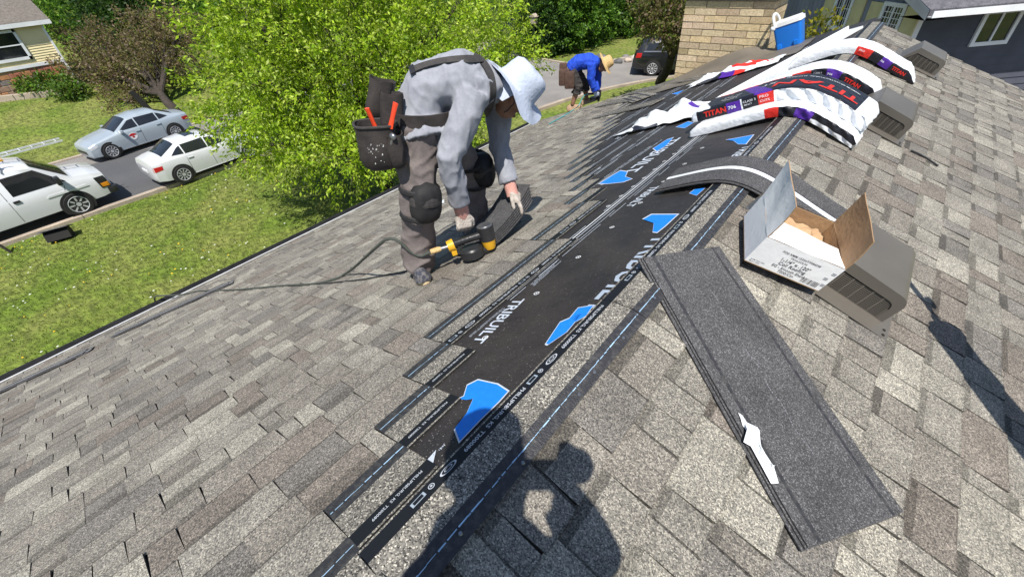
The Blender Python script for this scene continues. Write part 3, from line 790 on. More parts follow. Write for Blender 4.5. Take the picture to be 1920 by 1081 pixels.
# stiff pad of dark shingles lying down the right slope
C4 = [at_right(*p, .02) for p in ((1203, 482), (1345, 461), (1690, 962), (1512, 1029))]
t = thing('shingle_stack', 'short pile of dark charcoal shingles lying down the right slope', 'shingles', sum(C4, Vector()) / 4)
def padpos(u, v, w, sh=0.0):
    a, b, c, d = C4
    p = (a * (1 - v) + b * v) * (1 - u) + (d * (1 - v) + c * v) * u
    e = (b - a).normalized()
    return p - e * sh + NR * (w + .004 * math.sin(u * 5 + 1) * math.sin(v * 3) + .012 * max(0, u - .9) * 10 * .3)
for k, (sh, dw) in enumerate(((.016, -.009), (.006, -.004), (0, .002))):
    mb = MB(); th = .0045
    fn = lambda u, v, w: padpos(u * (1 - .006 * k) + .004 * k, v, dw + w, sh)
    if k == 2:
        # top sheet with the two sealant lines as narrow raised strips
        cuts = [0, .10, .135, .875, .905, 1]
        for q in range(5):
            mb.grid(lambda u, v: fn(u, cuts[q] + (cuts[q + 1] - cuts[q]) * v, th), 24, 4, mi=1 if q in (1, 3) else 0)
    else: mb.grid(lambda u, v: fn(u, v, th), 24, 4)
    mb.grid(lambda u, v: fn(u, 0, th * v), 24, 1, mi=1); mb.grid(lambda u, v: fn(u, 1, th * (1 - v)), 24, 1, mi=1)
    mb.grid(lambda u, v: fn(0, 1 - u, th * v), 4, 1, mi=1); mb.grid(lambda u, v: fn(1, u, th * v), 4, 1, mi=1)
    mb.grid(lambda u, v: fn(u, 1 - v, 0), 24, 1, mi=1)
    mb.build('shingle', ['dark_granules', 'sealant_band'], t)
# faint pale crease down the middle
mb = MB(); rr = random.Random(4)
for i in range(70):
    u = .2 + .62 * i / 70; v = .52 + .012 * math.sin(i * .4)
    if rr.random() < .6: mb.face([padpos(u, v, .0072), padpos(u + .006, v, .0072), padpos(u + .006, v + .008, .0072), padpos(u, v + .008, .0072)], (.2, .2, .22))
mb.build('crease', 'print', t)
pts = [(1384, 773), (1392, 778), (1394, 788), (1420, 800), (1424, 806), (1412, 812), (1422, 826), (1434, 848), (1428, 852), (1440, 872), (1452, 872), (1450, 888), (1460, 905), (1446, 906), (1432, 880), (1420, 858), (1408, 836), (1394, 828), (1402, 810), (1392, 796)]
P = [at_right(x, y, .031) for x, y in pts]; ctr = sum(P, Vector()) / len(P); mb = MB(); rr = random.Random(9)
for i in range(len(P)):
    a, b = P[i], P[(i + 1) % len(P)]; m1 = (a + ctr) / 2 + NR * rr.uniform(0, .006); m2 = (b + ctr) / 2 + NR * rr.uniform(0, .006)
    # keep the strip's own narrow shape: join across to the point opposite
for i in range(len(P) // 2):
    j = len(P) - 1 - i
    a, b, c, d = P[i], P[i + 1], P[j - 1] if j - 1 > i + 1 else P[i + 1], P[j]
    la, lb = NR * (.002 + .007 * (i % 3)), NR * (.002 + .007 * ((i + 1) % 3))
    if c is P[i + 1]: mb.face([d, b + lb, a + la])
    else: mb.face([d, c, (b + c) / 2 + lb, (a + d) / 2 + la]); mb.face([(a + d) / 2 + la, (b + c) / 2 + lb, b, a])
tag(mb.build('torn_film', 'white_film', None), 'torn strip of white wrapping film on the edge of the charcoal shingle pile', 'plastic film')

# shingle bent over the ridge behind the carton
def draper(cx, cy, psi, r=.13):
    c, s = math.cos(psi), math.sin(psi)
    def pos(u, v, w):
        x = cx + u * CP * c - v * s; p = on_ridge(x, w, r); p.y = cy + u * CP * s + v * c; return p
    return pos
t = thing('bent_shingle', 'charcoal shingle with a pale strip, bent across the ridge behind the nail carton', 'shingle', on_ridge(.1, 0) + Vector((0, 2.3, 0)))
pos = draper(.13, 2.27, .05)
for k, (h, dv) in enumerate(((.014, -.012), (.021, 0))):
    mb = MB(); th = .005; L = .52; W = .168
    pal = [((-W, -.03), 0), ((-.03, -.022), 1), ((-.022, .016), 2), ((.016, .026), 1), ((.026, W), 0)]
    for (a, b), mi in pal: mb.grid(lambda u, v: pos(-L + 2 * L * u, a + (b - a) * v + dv, h + th), 40, 2, mi=mi)
    mb.grid(lambda u, v: pos(-L + 2 * L * u, -W + dv, h + th * v), 40, 1, mi=1); mb.grid(lambda u, v: pos(-L + 2 * L * u, W + dv, h + th * (1 - v)), 40, 1, mi=1)
    mb.grid(lambda u, v: pos(-L, W - 2 * W * u + dv, h + th * v), 4, 1, mi=1); mb.grid(lambda u, v: pos(L, -W + 2 * W * u + dv, h + th * v), 4, 1, mi=1)
    mb.grid(lambda u, v: pos(-L + 2 * L * u, W - 2 * W * v + dv, h), 40, 1, mi=1)
    mb.build('shingle_layer', ['dark_granules', 'sealant_band', 'white_film'], t, smooth=True, angle=30)

# wrapped bundles of shingles laid over the ridge
BK = (.012, .012, .018); RD = (.62, .03, .02); PU = (.075, .02, .27); WH = (.74, .76, .79); GY = (.35, .37, .41)
def bundle(label, cx, cy, psi, L, W, Th, h0, top, front, seed, tail=(.0, .0), texts=(), ripple=.0, wr=.004, group='wrapped shingle bundles over the ridge', sag=.13):
    pos = draper(cx, cy, psi, sag); t = thing('shingle_bundle', label, 'shingle bundle', pos(0, 0, h0), group)
    nv, nw = 22, 6
    sec = [(-W / 2 + W * i / nv, 1.0, 'top') for i in range(nv + 1)] + [(W / 2, 1 - i / nw, 'back') for i in range(1, nw + 1)] + [(W / 2 - W * i / 6, 0.0, 'bot') for i in range(1, 7)] + [(-W / 2, i / nw, 'front') for i in range(1, nw)]
    nu = 110; V = []; n = len(sec)
    for i in range(nu + 1):
        u = -L / 2 + L * i / nu; e = min(i, nu - i) / nu
        rr = .03
        for v, k, kind in sec:
            # rounded long edges, thinner at the ends
            thick = Th * (1 - (1 - min(1, e / .05)) * .45)
            if i < nu / 2 and tail[0]: thick *= .35 + .65 * min(1, e / tail[0])
            if i >= nu / 2 and tail[1]: thick *= .35 + .65 * min(1, e / tail[1])
            a = abs(v) / (W / 2); wz = k * thick - (.01 * max(0, (a - .85) / .15) ** 2 if kind == 'top' else 0)
            vv = v * (1 - (.06 if (i == 0 or i == nu) else 0))
            d = wr * .6 * fbm((u * 7 + seed, vv * 16, k * 3), 1.0, 3) + .0022 * (1 - 3 * abs(mnoise.noise((u * 24 + vv * 18, vv * 30 - u * 9, seed))))
            if kind == 'front': vv += ripple * math.sin(u * 75 + k * 5 + 2 * fbm((u * 4, k, seed))) * (0 if u < .05 else 1); d *= .6
            if kind == 'front' : vv -= .004 * math.sin(k * math.pi) - .0025 * mnoise.noise((u * 40, k * 6 - u * 12, seed))
            V.append(pos(u + .01 * fbm((v * 9, k * 2, seed + 5)) * (1 if e < .03 else 0), vv, h0 + max(0.0, wz + (d if kind == 'top' else 0))))
    mb = MB(); b = 0; mb.v = [tuple(p) for p in V]
    for i in range(nu):
        u = -L / 2 + L * (i + .5) / nu
        for j in range(n):
            q = (j + 1) % n; v, k, kind = sec[j]; kq = sec[q][2]
            kk = 'front' if (kind == 'front' or (kind == 'bot' and kq == 'front')) else kind
            vc = (sec[j][0] + sec[q][0]) / 2
            mb.f.append((i * n + j, i * n + q, (i + 1) * n + q, (i + 1) * n + j)[::-1]); mb.mi.append(0)
            mb.c.append(top(u, vc) if kk == 'top' else front(u, (sec[j][1] + sec[q][1]) / 2) if kk in ('front',) else WH)
    mb.f.append(tuple(range(n))); mb.c.append(WH); mb.mi.append(0); mb.f.append(tuple(nu * n + j for j in range(n))[::-1]); mb.c.append(WH); mb.mi.append(0)
    o = mb.build('wrapper', 'plastic_print', t, smooth=True, angle=60)
    if texts:
        for body, sz, face, u0, v0, c, bold in texts:
            pm = MB()
            if face == 'top': fn = lambda x, y: pos(u0 - x, v0 - y, h0 + Th + .0045)
            elif face == 'topL': fn = lambda x, y: pos(u0 + x, v0 + y, h0 + Th + .0045)
            else: fn = lambda x, y: pos(u0 + x, -W / 2 - .0115, h0 + (v0 + y / Th * .9) * Th)
            put_text(pm, body, sz, fn, c, bold)
            pm.build('printed_word', 'print', o)
    return pos
# the black one with the big red name, on top of a white one
def top_a(u, v):
    d = u + v * .55
    if u > .40: return WH
    if d < -.46: return WH
    if v > .13 and u < 0: return RD if u > -.42 else WH
    if d < -.17: return BK
    if d < -.08: return PU
    return BK
def front_a(u, k):
    if u < -.47: return WH
    if u < -.25: return BK
    if u < -.155: return PU
    if u < -.15 or -.06 < u < -.054: return WH
    if u < -.06: return BK
    if u < .03: return RD
    return WH
tx = [('TITAN', .135, 'top', .385, -.02, RD, .02), ('XT', .06, 'top', -.005, .03, WH, .0), ('PREMIUM ARCHITECTURAL SHINGLES', .02, 'top', .36, .085, WH, .004),
      ('TITAN', .055, 'front', -.41, .28, RD, .03), ('706', .036, 'front', -.24, .35, WH, .01), ('CLASS 3', .022, 'front', -.142, .52, WH, .004), ('IMPACT', .014, 'front', -.138, .28, WH, .004), ('PRO', .026, 'front', -.045, .55, WH, .01), ('CUTS', .022, 'front', -.045, .22, WH, .006)]
for k in range(9): tx.append((random.Random(k).choice(['ooo', '8 8', 'O o']), .025, 'top', -.2 - .03 * (k % 4), -.1 + .045 * (k // 3), WH, .01))
bundle('white wrapped shingle bundle lying under the black and red printed bundle', -.115, 3.37, .0, 1.02, .34, .068, .013, lambda u, v: WH, lambda u, k: (RD if -.03 < u < .05 else BK if .05 < u < .13 else PU if .13 < u < .22 else BK if .22 < u < .5 and k > .3 else WH) if u > -.03 else WH, 3, ripple=.006)
bundle('black printed shingle bundle with huge red lettering and white ends', -.13, 3.50, -.06, 1.03, .36, .078, .083, top_a, front_a, 7, texts=tx, ripple=.008, wr=.006)
def front_b(u, k):
    if u < -.03: return WH
    if u < .09: return RD
    if u < .17: return BK
    if u < .26: return PU
    return BK
gt = [('TITAN XT  PREMIUM ARCHITECTURAL SHINGLES', .018, 'topL', -.36, -.1 + .06 * k, GY, .0) for k in range(4)] + [('TITAN', .04, 'front', .29, .3, RD, .03), ('PRO', .022, 'front', .0, .45, WH, .01), ('CLASS 3', .014, 'front', .1, .5, WH, .004), ('706', .022, 'front', .18, .4, WH, .01)]
bundle('white wrapped shingle bundle right behind the black printed one', -.165, 4.34, -.03, 1.06, .28, .08, .013, lambda u, v: WH if random.Random(int(u * 90) * 7 + int(v * 50)).random() > .05 else (.6, .62, .66), front_b, 11, texts=gt, ripple=.004, wr=.006)
gt2 = [('TITAN', .04, 'front', .31, .3, RD, .03), ('PRO', .022, 'front', .02, .45, WH, .01), ('706', .022, 'front', .2, .4, WH, .01)]
bundle('white wrapped shingle bundle with a loosely gathered end, farthest along the ridge', .03, 5.3, .05, 1.06, .28, .078, .013, lambda u, v: WH, lambda u, k: front_b(u - .03, k), 15, tail=(.12, .1), texts=gt2, wr=.012)

# empty wrappers, torn open
def wrapper(label, s0, s1, y0, y1, seed, amp, tint):
    mb = MB(); nu, nv = 46, 26
    def fn(u, v):
        ou = 1 + .18 * fbm((v * 3, seed, 1)); s = s0 + (s1 - s0) * (u * ou - .05); y = y0 + (y1 - y0) * (v + .22 * fbm((u * 4, seed, 2)) * (1 if v > .5 else -1) * .6)
        e = math.sin(math.pi * min(1, max(0, u))) * math.sin(math.pi * min(1, max(0, v)))
        rdg = 1 - abs(mnoise.noise((u * 3.2 + seed, v * 2.6, .3))) * 2.2
        h = .012 + amp * (.25 + e) * max(0, .35 + .65 * rdg) * (.75 + .4 * fbm((u * 6, v * 4, seed + 3)))
        return PL(s, y, max(.012, h))
    mb.grid(fn, nu, nv, c=tint)
    return tag(mb.build('empty_wrapper', 'plastic_print', None, smooth=True, angle=22), label, 'wrapper', 'torn empty wrappers on the underlayment')
wrapper('crumpled empty white wrapper near the bundle with the big red lettering', .72, 1.68, 3.85, 4.35, 2.2, .12, lambda u, v: BK if .55 < u < .78 and v < .16 else PU if (u - .3) ** 2 + (v - .55) ** 2 < .006 else WH)
def tint_b(u, v):
    if v < .22: return BK if .62 < u < .95 else PU if .45 < u < .62 else RD if .32 < u < .45 else WH
    if .1 < u < .5 and .35 < v < .8 and mnoise.noise((u * 8, v * 8, 1)) > -.15: return RD
    return WH
wrapper('crumpled empty wrapper with red and black print beside the curled roofing felt', .78, 1.78, 5.85, 6.3, 5.1, .09, tint_b)

# long white metal flashing
A, B = at_left(1372, 186, .03), at_left(1616, 46, .05); f = Frame(A, B - A, NL); L = (B - A).length
mb = MB(); mb.box((0, -.01, 0), (L, .125, .004), T=f); mb.box((0, .121, .004), (L, .1255, .045), T=f); mb.box((0, -.012, -.02), (L, -.0095, .004), T=f)
tag(mb.build('flashing_strip', 'white_metal', None), 'long straight white metal flashing strip lying beside the ridge', 'flashing')

# roofing felt curled up against the chimney
def feltp(u, v):
    s = .62 + 2.35 * u; y = 6.25 + (1.0 - .0 * u) * v
    g = smooth(0.17, .33, u) * (1 - smooth(.36, .95, u))
    curl = smooth(.25, 1, v)
    h = .014 + g * .14 * curl ** 1.6 + .006 * fbm((u * 5, v * 4, 2))
    return PL(s, y - .12 * g * curl * curl + .08 * math.sin(u * 2), h)
mb = MB(); mb.grid(lambda u, v: feltp(u, v), 40, 18); mb.grid(lambda u, v: feltp(v, u) - NL * .004, 18, 40)
tag(mb.build('roofing_felt', 'felt', None, smooth=True, angle=60), 'brown roofing felt sheet curling up against the brick chimney', 'roofing felt')

# blue cooler with white lid
p0 = at_left(1453, 96, .01); sC = -p0.x / CP; f0_ = Frame(PL(sC - .32, p0.y - .03, .012), DL, NL); f = lambda p, f0_=f0_: f0_(Vector(p) * .88)   # x down the slope, y towards the camera
mat('cooler_blue', (.01, .17, .6), (.012, .15, .55), 3, .35); mat('cooler_white', (.78, .78, .76), (.7, .7, .68), 4, .45)
t = thing('cooler', 'blue drinks cooler with white lid and swing handle beside the chimney', 'cooler', f((.18, .12, 0)))
def tap(lo, hi, z0, z1, k, mb, b=.02):
    (x0, y0), (x1, y1) = lo, hi; cx_, cy_ = (x0 + x1) / 2, (y0 + y1) / 2; R = []
    for z in [z0 + (z1 - z0) * i / 6 for i in range(7)]:
        sc = 1 - k * (1 - (z - z0) / (z1 - z0)); ring = []
        for qx, qy, a0 in ((1, 1, 0), (-1, 1, 90), (-1, -1, 180), (1, -1, 270)):
            for a in (0, 30, 60, 90):
                an = math.radians(a0 + a); ring.append(f((cx_ + qx * ((x1 - x0) / 2 * sc - b) + b * math.cos(an), cy_ + qy * ((y1 - y0) / 2 * sc - b) + b * math.sin(an), z)))
        R.append(ring)
    mb.rings(R)
mb = MB(); tap((0, -.26), (.355, 0), 0, .3, .1, mb, .035); mb.build('cooler_body', 'cooler_blue', t, smooth=True, angle=50)
mb = MB(); 
for x in (.05, .26): mb.cbox((x, -.015, .0), (x + .06, .012, .07), .01, T=f)
mb.build('foot_panel', 'cooler_blue', t)
mb = MB(); tap((-.008, -.27), (.363, .01), .3, .352, -.0, mb, .035); tap((.015, -.25), (.34, -.01), .352, .372, 0, mb, .03); mb.build('lid', 'cooler_white', t, smooth=True, angle=50)
mb = MB(); pts = []
for i in range(15):
    a = math.pi * i / 14; pts.append(f((.32 - .0 + .02 * math.sin(a), -.13 - .155 * math.cos(a), .31 + .17 * math.sin(a) ** .6)))
mb.tube(pts, .017, 10); mb.ball(f((.345, .02, .305)), .03); mb.build('handle', 'cooler_white', t, smooth=True)

# loose shingles thrown down towards the worker in blue, small scraps
for i, (x, y, r_, w_) in enumerate(((1160, 190, .5, .34), (1195, 182, .9, .34), (1212, 168, .5, .33), (1175, 205, .2, .3), (1290, 148, .7, .33))):
    p = at_left(x, y, .016); e = DL * math.cos(r_) + Vector((0, 1, 0)) * math.sin(r_); f = Frame(p, e, NL)
    mb = MB(); mb.box((-.5, -w_ / 2, 0), (.5, w_ / 2, .006), T=f)
    for v_, mi in ((-.1, 1), (.02, 1), (.11, 1)): mb.box((-.5, v_, .0065), (.5, v_ + .035, .0072), T=f, mi=mi)
    tag(mb.build('loose_shingle', ['headlap_granules', 'sealant_band'], None), ('loose striped shingle closest to the gun of the worker in blue', 'loose striped shingle turned most across the slope, uphill of the worker in blue', 'loose striped shingle at the foot of the curled felt', 'loose striped shingle next to the blue print fragment', 'loose striped shingle lying against the printed empty wrapper')[i], 'shingle', 'loose shingles near the worker in blue')
mb = MB(); mb.tube([at_right(1708, 282, .016), at_right(1722, 288, .02), at_right(1738, 297, .018), at_right(1759, 311, .016)], .006, 6)
tag(mb.build('scrap_wire', 'plastic_black', None), 'thin dark scrap of trim lying on the right slope', 'scrap')
mb = MB(); mb.grid(lambda u, v: at_left(815 + 18 * u, 384 - 6 * v + 4 * math.sin(u * 5), .012 + .02 * abs(fbm((u * 3, v * 3, 4)))), 8, 5)
tag(mb.build('film_scrap', 'white_film', None), 'small white scrap of film on the shingles by the knee of the man in grey', 'plastic film')
# ------------------------------------------------------------------ people
mat('skin', (.3, .16, .1), (.24, .12, .075), 12, .5, .1, 80)
mat('shirt_grey', (.29, .3, .335), (.25, .26, .295), 14, .9, .08, 200, fine=(90, .06), sheen=.1)
mat('shirt_blue', (.012, .07, .55), (.01, .05, .42), 10, .8, .15, 120)
mat('trousers_brown', (.13, .11, .105), (.185, .157, .147), 7, .9, .12, 150, fine=(90, .1))
mat('trousers_dark', (.022, .02, .02), (.05, .045, .042), 14, .9, .3, 100)
mat('leather_dark', (.026, .022, .021), (.05, .041, .038), 14, .7, .12, 60)
mat('leather_brown', (.06, .034, .025), (.1, .055, .038), 16, .7, .15, 60)
mat('pad_black', (.012, .012, .013), (.022, .021, .022), 25, .7, .2, 200)
mat('strap', (.035, .032, .032), (.05, .045, .042), 40, .7, .2, 200)
mat('hat_white', (.48, .53, .64), (.43, .48, .59), 6, .8, .2, 60)
mat('straw', (.62, .43, .2), (.5, .33, .14), 40, .75, .5, 120)
mat('glove_pink', (.62, .33, .28), (.55, .28, .23), 30, .85, .4, 250)
mat('glove_grey', (.5, .45, .4), (.34, .3, .26), 30, .9, .5, 120)
mat('orange', (.8, .08, .02), (.7, .06, .02), 8, .4)
mat('shoe_blue', (.05, .055, .075), (.16, .15, .15), 60, .8, .4, 200, lo=.45, hi=.6)
mat('shoe_tan', (.42, .28, .18), (.3, .19, .12), 14, .8)
mat('sole', (.6, .48, .3), (.5, .38, .22), 14, .7)
mat('cloth_plain', (.2, .2, .2), (.15, .15, .15), 8, .8)

def remesh(mb, voxel, name, mats, parent, sm=3, wr=0.0, wsc=9.0, stretch=(1, 1, 1), seed=0.0):
    me = bpy.data.meshes.new('tmp'); me.from_pydata(mb.v, [], mb.f); o = bpy.data.objects.new('tmp', me); COL.objects.link(o)
    r = o.modifiers.new('r', 'REMESH'); r.mode = 'VOXEL'; r.voxel_size = voxel
    if sm: s = o.modifiers.new('s', 'SMOOTH'); s.factor = .5; s.iterations = sm
    dg = bpy.context.evaluated_depsgraph_get(); nm = bpy.data.meshes.new_from_object(o.evaluated_get(dg), depsgraph=dg)
    bpy.data.objects.remove(o); bpy.data.meshes.remove(me)
    if wr:
        data = [(v.co.copy(), v.normal.copy()) for v in nm.vertices]; out = []
        for p, n_ in data:
            q = Vector((p.x * stretch[0], p.y * stretch[1], p.z * stretch[2])) * wsc + Vector((seed, 0, 0))
            a = mnoise.noise(q); b = mnoise.noise(q * 2.3)
            cr = max(0.0, 1 - 3.2 * abs(a)) ** 1.4; cr2 = max(0.0, 1 - 3.5 * abs(mnoise.noise(q * 1.7 + Vector((9, 3, 1))))) ** 1.4
            out.extend(p + n_ * wr * (cr * 1.1 + cr2 * .6 + b * .25 - .3))
        nm.vertices.foreach_set('co', out)
    nm.polygons.foreach_set('use_smooth', [True] * len(nm.polygons)); nm.update()
    nm.name = name
    if not nm.materials:
        nm.materials.append(M(mats))
    return link(name, nm, parent)
def lp(a, b, t): return a + (b - a) * t

def torso(mb, J, g):
    ax = (J['shL'] - J['shR']).normalized(); ah = (J['hipL'] - J['hipR']).normalized()
    for s, hp, sh in ((-1, 'hipR', 'shR'), (1, 'hipL', 'shL')):
        mb.tube([lp(J['pel'], J[hp], .55) , J['lum'] + (ah + ax) * .5 * s * .05, J['chest'] + ax * s * .075, lp(J['neck'], J[sh], .55)], [.105 + g, .105 + g, .118 + g, .062 + g], 12)
    mb.tube([J['pel'], J['lum'], J['chest'], J['neck']], [.115 + g, .115 + g, .125 + g, .065 + g], 12)
    mb.tube([J['shR'], lp(J['shR'], J['neck'], .5), lp(J['shL'], J['neck'], .5), J['shL']], [.062 + g, .068 + g, .068 + g, .062 + g], 12)
def arm(mb, J, s, g, end=1.0, cuff=0.0):
    a, e, w_ = J['sh' + s], J['el' + s], J['wr' + s]; w2 = lp(e, w_, end)
    mb.tube([a, lp(a, e, .45), e, lp(e, w_, .4), w2], [.064 + g, .056 + g, .046 + g, .043 + g, .031 + g + cuff], 12)
def leg(mb, J, s, g, end=1.0, cuff=0.0, bend=.0):
    h, k, a = J['hip' + s], J['knee' + s], J['ank' + s]; a2 = lp(k, a, end)
    mb.tube([h, lp(h, k, .45), k, lp(k, a, .4), a2], [.098 + g, .08 + g, .062 + g, .058 + g, .042 + g + cuff], 12)
def head(mb, J, face, up):
    c = J['head']; R_ = face.cross(up).normalized()
    m3 = Matrix((R_, face, up)).transposed()
    mb.ball(c + up * .02, (.076, .094, .105), 12, T=m3)
    mb.ball(c - up * .055 + face * .03, (.055, .06, .06), 10, T=m3)           # jaw
    mb.tube([c + face * .09 + up * .025, c + face * .118 - up * .015, c + face * .095 - up * .03], [.010, .016, .012], 8)   # nose
    mb.tube([c + face * .088 - R_ * .02 - up * .062, c + face * .09 + R_ * .02 - up * .062], [.011, .011], 6)   # mouth
    for s in (-1, 1):
        mb.ball(c + R_ * s * .078 + face * -.005, (.012, .024, .034), 8, T=m3)   # ears
        mb.ball(c + face * .08 + R_ * s * .033 + up * .03, (.016, .012, .01), 8, T=m3)   # brow
def hand(mb, wr, d, side, nrm, curl, r=.0105, spread=.25):
    d = d.normalized(); side = (side - d * side.dot(d)).normalized(); nrm = (nrm - d * nrm.dot(d) - side * nrm.dot(side)).normalized()
    for k in (-1, -.33, .33, 1): mb.tube([wr + side * k * .014, wr + d * .045 + side * k * .026, wr + d * .088 + side * k * .03], [.02, .0185, .0135], 8)
    for i, L in enumerate((.07, .078, .072, .056)):
        k = 1 - i * .667; p = wr + d * .085 + side * k * .03; ang = 0; pts = [p]
        for q, fr in enumerate((.45, .32, .25)):
            ang += curl[i if isinstance(curl, (list, tuple)) else 0] if isinstance(curl, (list, tuple)) else curl
            v = d * math.cos(ang) + nrm * math.sin(ang) + side * k * spread * .3
            p = p + v.normalized() * L * fr; pts.append(p)
        mb.tube(pts, [r, r * .95, r * .88, r * .75], 8)
    b = wr + d * .025 + side * .024
    mb.tube([b, b + d * .03 + side * .026 + nrm * .012, b + d * .058 + side * .03 + nrm * .03, b + d * .08 + side * .022 + nrm * .045], [.017, .0135, .0115, .0095], 8)
def shoe(t, heel, toe, up, mats, ssc=1.0):
    d = (toe - heel); L = d.length; f = Frame(heel, d, up); mb = MB(); R = []
    for x, w_, h in ((-.02, .025, .06), (.0, .036, .085), (.06, .038, .1), (.13, .04, .085), (.2, .046, .06), (.26, .042, .048), (.295, .026, .035)):
        x *= L / .28; R.append([f((x, w_ * ssc * math.cos(a) * (1.0 if math.sin(a) < .3 else .85), max(.02, .02 + h * ssc * max(0, math.sin(a))))) for a in [2 * math.pi * i / 14 for i in range(14)]])
    mb.rings(R); o = mb.build('shoe', mats[0], t, smooth=True, angle=60)
    mb = MB(); n = 18; out = []
    for i in range(n):
        a = 2 * math.pi * i / n; x = (.5 + .53 * math.cos(a)) * L; w_ = (.042 + .008 * math.cos(a)) * ssc; out.append((x, w_ * math.sin(a)))
    mb.prism(out, 0, .024 * ssc, f); mb.build('sole', mats[1], o)
def joints(F0, spec, lift=RZ * 0):
    n = Vector((F0.x - CAM_P.x, F0.y - CAM_P.y, 0)).normalized(); e = Vector((n.y, -n.x, 0))
    def jp(px, py, off):
        d = pix(px, py); return CAM_P + d * (((F0 - CAM_P).dot(n) + off) / d.dot(n))
    return {k: jp(*v) for k, v in spec.items()}, n, e, jp
def ribbon3(pts, nrm, wd, th=.004):
    """flat strap through pts; nrm gives the outward direction at each point"""
    mb = MB(); R = []
    for i, p in enumerate(pts):
        d = (pts[min(i + 1, len(pts) - 1)] - pts[max(i - 1, 0)]).normalized(); n_ = nrm[i]; s = d.cross(n_).normalized() * wd / 2
        R.append([p - s, p + s, p + s + n_ * th, p - s + n_ * th])
    mb.rings(R); return mb
def bucket_hat(c, ax, fr, mats, t, brim=.15, crown=.098, hgt=.11, wave=.02, name='hat', seed=0, droop=.03):
    ax = ax.normalized(); fr = (fr - ax * fr.dot(ax)).normalized(); sd = ax.cross(fr); mb = MB(); N = 36; R = []
    prof = [(brim, -droop), (brim * .86, -droop * .5), (crown * 1.06, .0), (crown * 1.0, .02), (crown * .97, hgt * .55), (crown * .9, hgt * .85), (crown * .72, hgt), (crown * .4, hgt * 1.04), (.004, hgt * 1.05)]
    inn = [(crown * .93, .01), (crown * .99, -.004), (brim * .86, -droop * .5 - .004), (brim, -droop - .004)]
    for r, h in prof + inn[0:0]:
        ring = []
        for i in range(N):
            a = 2 * math.pi * i / N; k = (r - crown) / max(1e-6, brim - crown) if r > crown else 0
            hh = h + k * wave * math.sin(2 * a + seed) + k * wave * .5 * math.sin(3 * a + 1.3) + (.006 * fbm((math.cos(a) * 2, math.sin(a) * 2, h * 20 + seed)) if r > .01 else 0)
            rr = r * (1 + .03 * fbm((math.cos(a) * 1.7, math.sin(a) * 1.7, h * 14 + seed)))
            ring.append(c + ax * hh + fr * math.cos(a) * rr * 1.1 + sd * math.sin(a) * rr)
        R.append(ring)
    mb.rings(R, cap=False); return mb.build(name, mats, t, smooth=True, angle=70)

# ---- the man in grey, bent over his nail gun
F0 = at_left(790, 520)
J, n1, e1, jp = joints(F0, dict(ankR=(785, 500, .03), kneeR=(784, 372, -.02), hipR=(780, 238, .06), hipL=(812, 232, .27), kneeL=(884, 318, .36), ankL=(893, 436, .40),
    pel=(783, 212, .16), lum=(812, 164, .16), chest=(876, 152, .16), neck=(927, 152, .17), head=(957, 176, .16),
    shR=(890, 172, .0), elR=(842, 296, -.09), wrR=(864, 388, -.02), shL=(933, 182, .33), elL=(936, 272, .32), wrL=(957, 350, .2)))
Zu = Vector((0, 0, 1))
w1 = thing('person', 'roofer in grey shirt and white bucket hat bending over a nail gun', 'person', F0)
mb = MB(); torso(mb, J, -.01); arm(mb, J, 'R', -.004); arm(mb, J, 'L', -.004); leg(mb, J, 'R', -.006); leg(mb, J, 'L', -.006)
faceD = (e1 * .62 - Zu * .78).normalized(); upH = (e1 * .78 + Zu * .62).normalized()
mb.tube([J['neck'] - (J['head'] - J['neck']) * .3, J['head']], [.06, .058], 12); head(mb, J, faceD, upH)
for s in 'RL': mb.tube([J['wr' + s], J['wr' + s] + (J['wr' + s] - J['el' + s]).normalized() * .07], [.03, .026], 8)
remesh(mb, .008, 'body', 'skin', w1, 4)
mb = MB(); torso(mb, J, .012); arm(mb, J, 'R', .013, .9, .012); arm(mb, J, 'L', .012, .9, .014)
mb.tube([J['pel'] - e1 * .0, J['pel'] + (J['hipR'] - J['pel']) * .5 + e1 * .03 - Zu * .1], [.135, .15], 12); mb.tube([J['pel'], lp(J['hipL'], J['hipR'], .5) + e1 * .02 - Zu * .07], [.155, .19], 14); mb.tube([lp(J['pel'], J['hipR'], .7), J['hipR'] + e1 * .015 - Zu * .06], [.135, .152], 14); mb.tube([lp(J['pel'], J['hipL'], .7), J['hipL'] + e1 * .015 - Zu * .06], [.13, .148], 14)
shirt = remesh(mb, .0085, 'shirt', 'shirt_grey', w1, 5, .0075, 8, (1.3, 1.3, .7), 3)
mb = MB()
mb.tube([J['pel'], lp(J['hipR'], J['hipL'], .5)], [.12, .13], 12)
leg(mb, J, 'R', .02, .96, .032); leg(mb, J, 'L', .018, .97, .03)
trs = remesh(mb, .0085, 'trousers', 'trousers_brown', w1, 4, .011, 7, (1.0, 1.0, 1.0), 8)
for s, (h_, t_) in (('R', ((772, 500), (801, 545))), ('L', ((886, 440), (925, 462)))):
    H, T_ = at_left(*h_, .002), at_left(*t_, .002); d = (T_ - H).normalized()
    if s == 'L': H = J['ankL'].copy(); q = H; H = Vector((q.x, q.y, RZ + q.x * TP)) - e1 * .06
    if s == 'R': H = Vector((J['ankR'].x, J['ankR'].y, RZ + J['ankR'].x * TP)) - d * .05
    if s == 'L': d = (e1 * .9 - n1 * .3); d = (d - NL * d.dot(NL)).normalized()
    shoe(w1, H + NL * .01, H + d * .26 + NL * .01, NL, ('shoe_blue', 'sole'), 1.05)
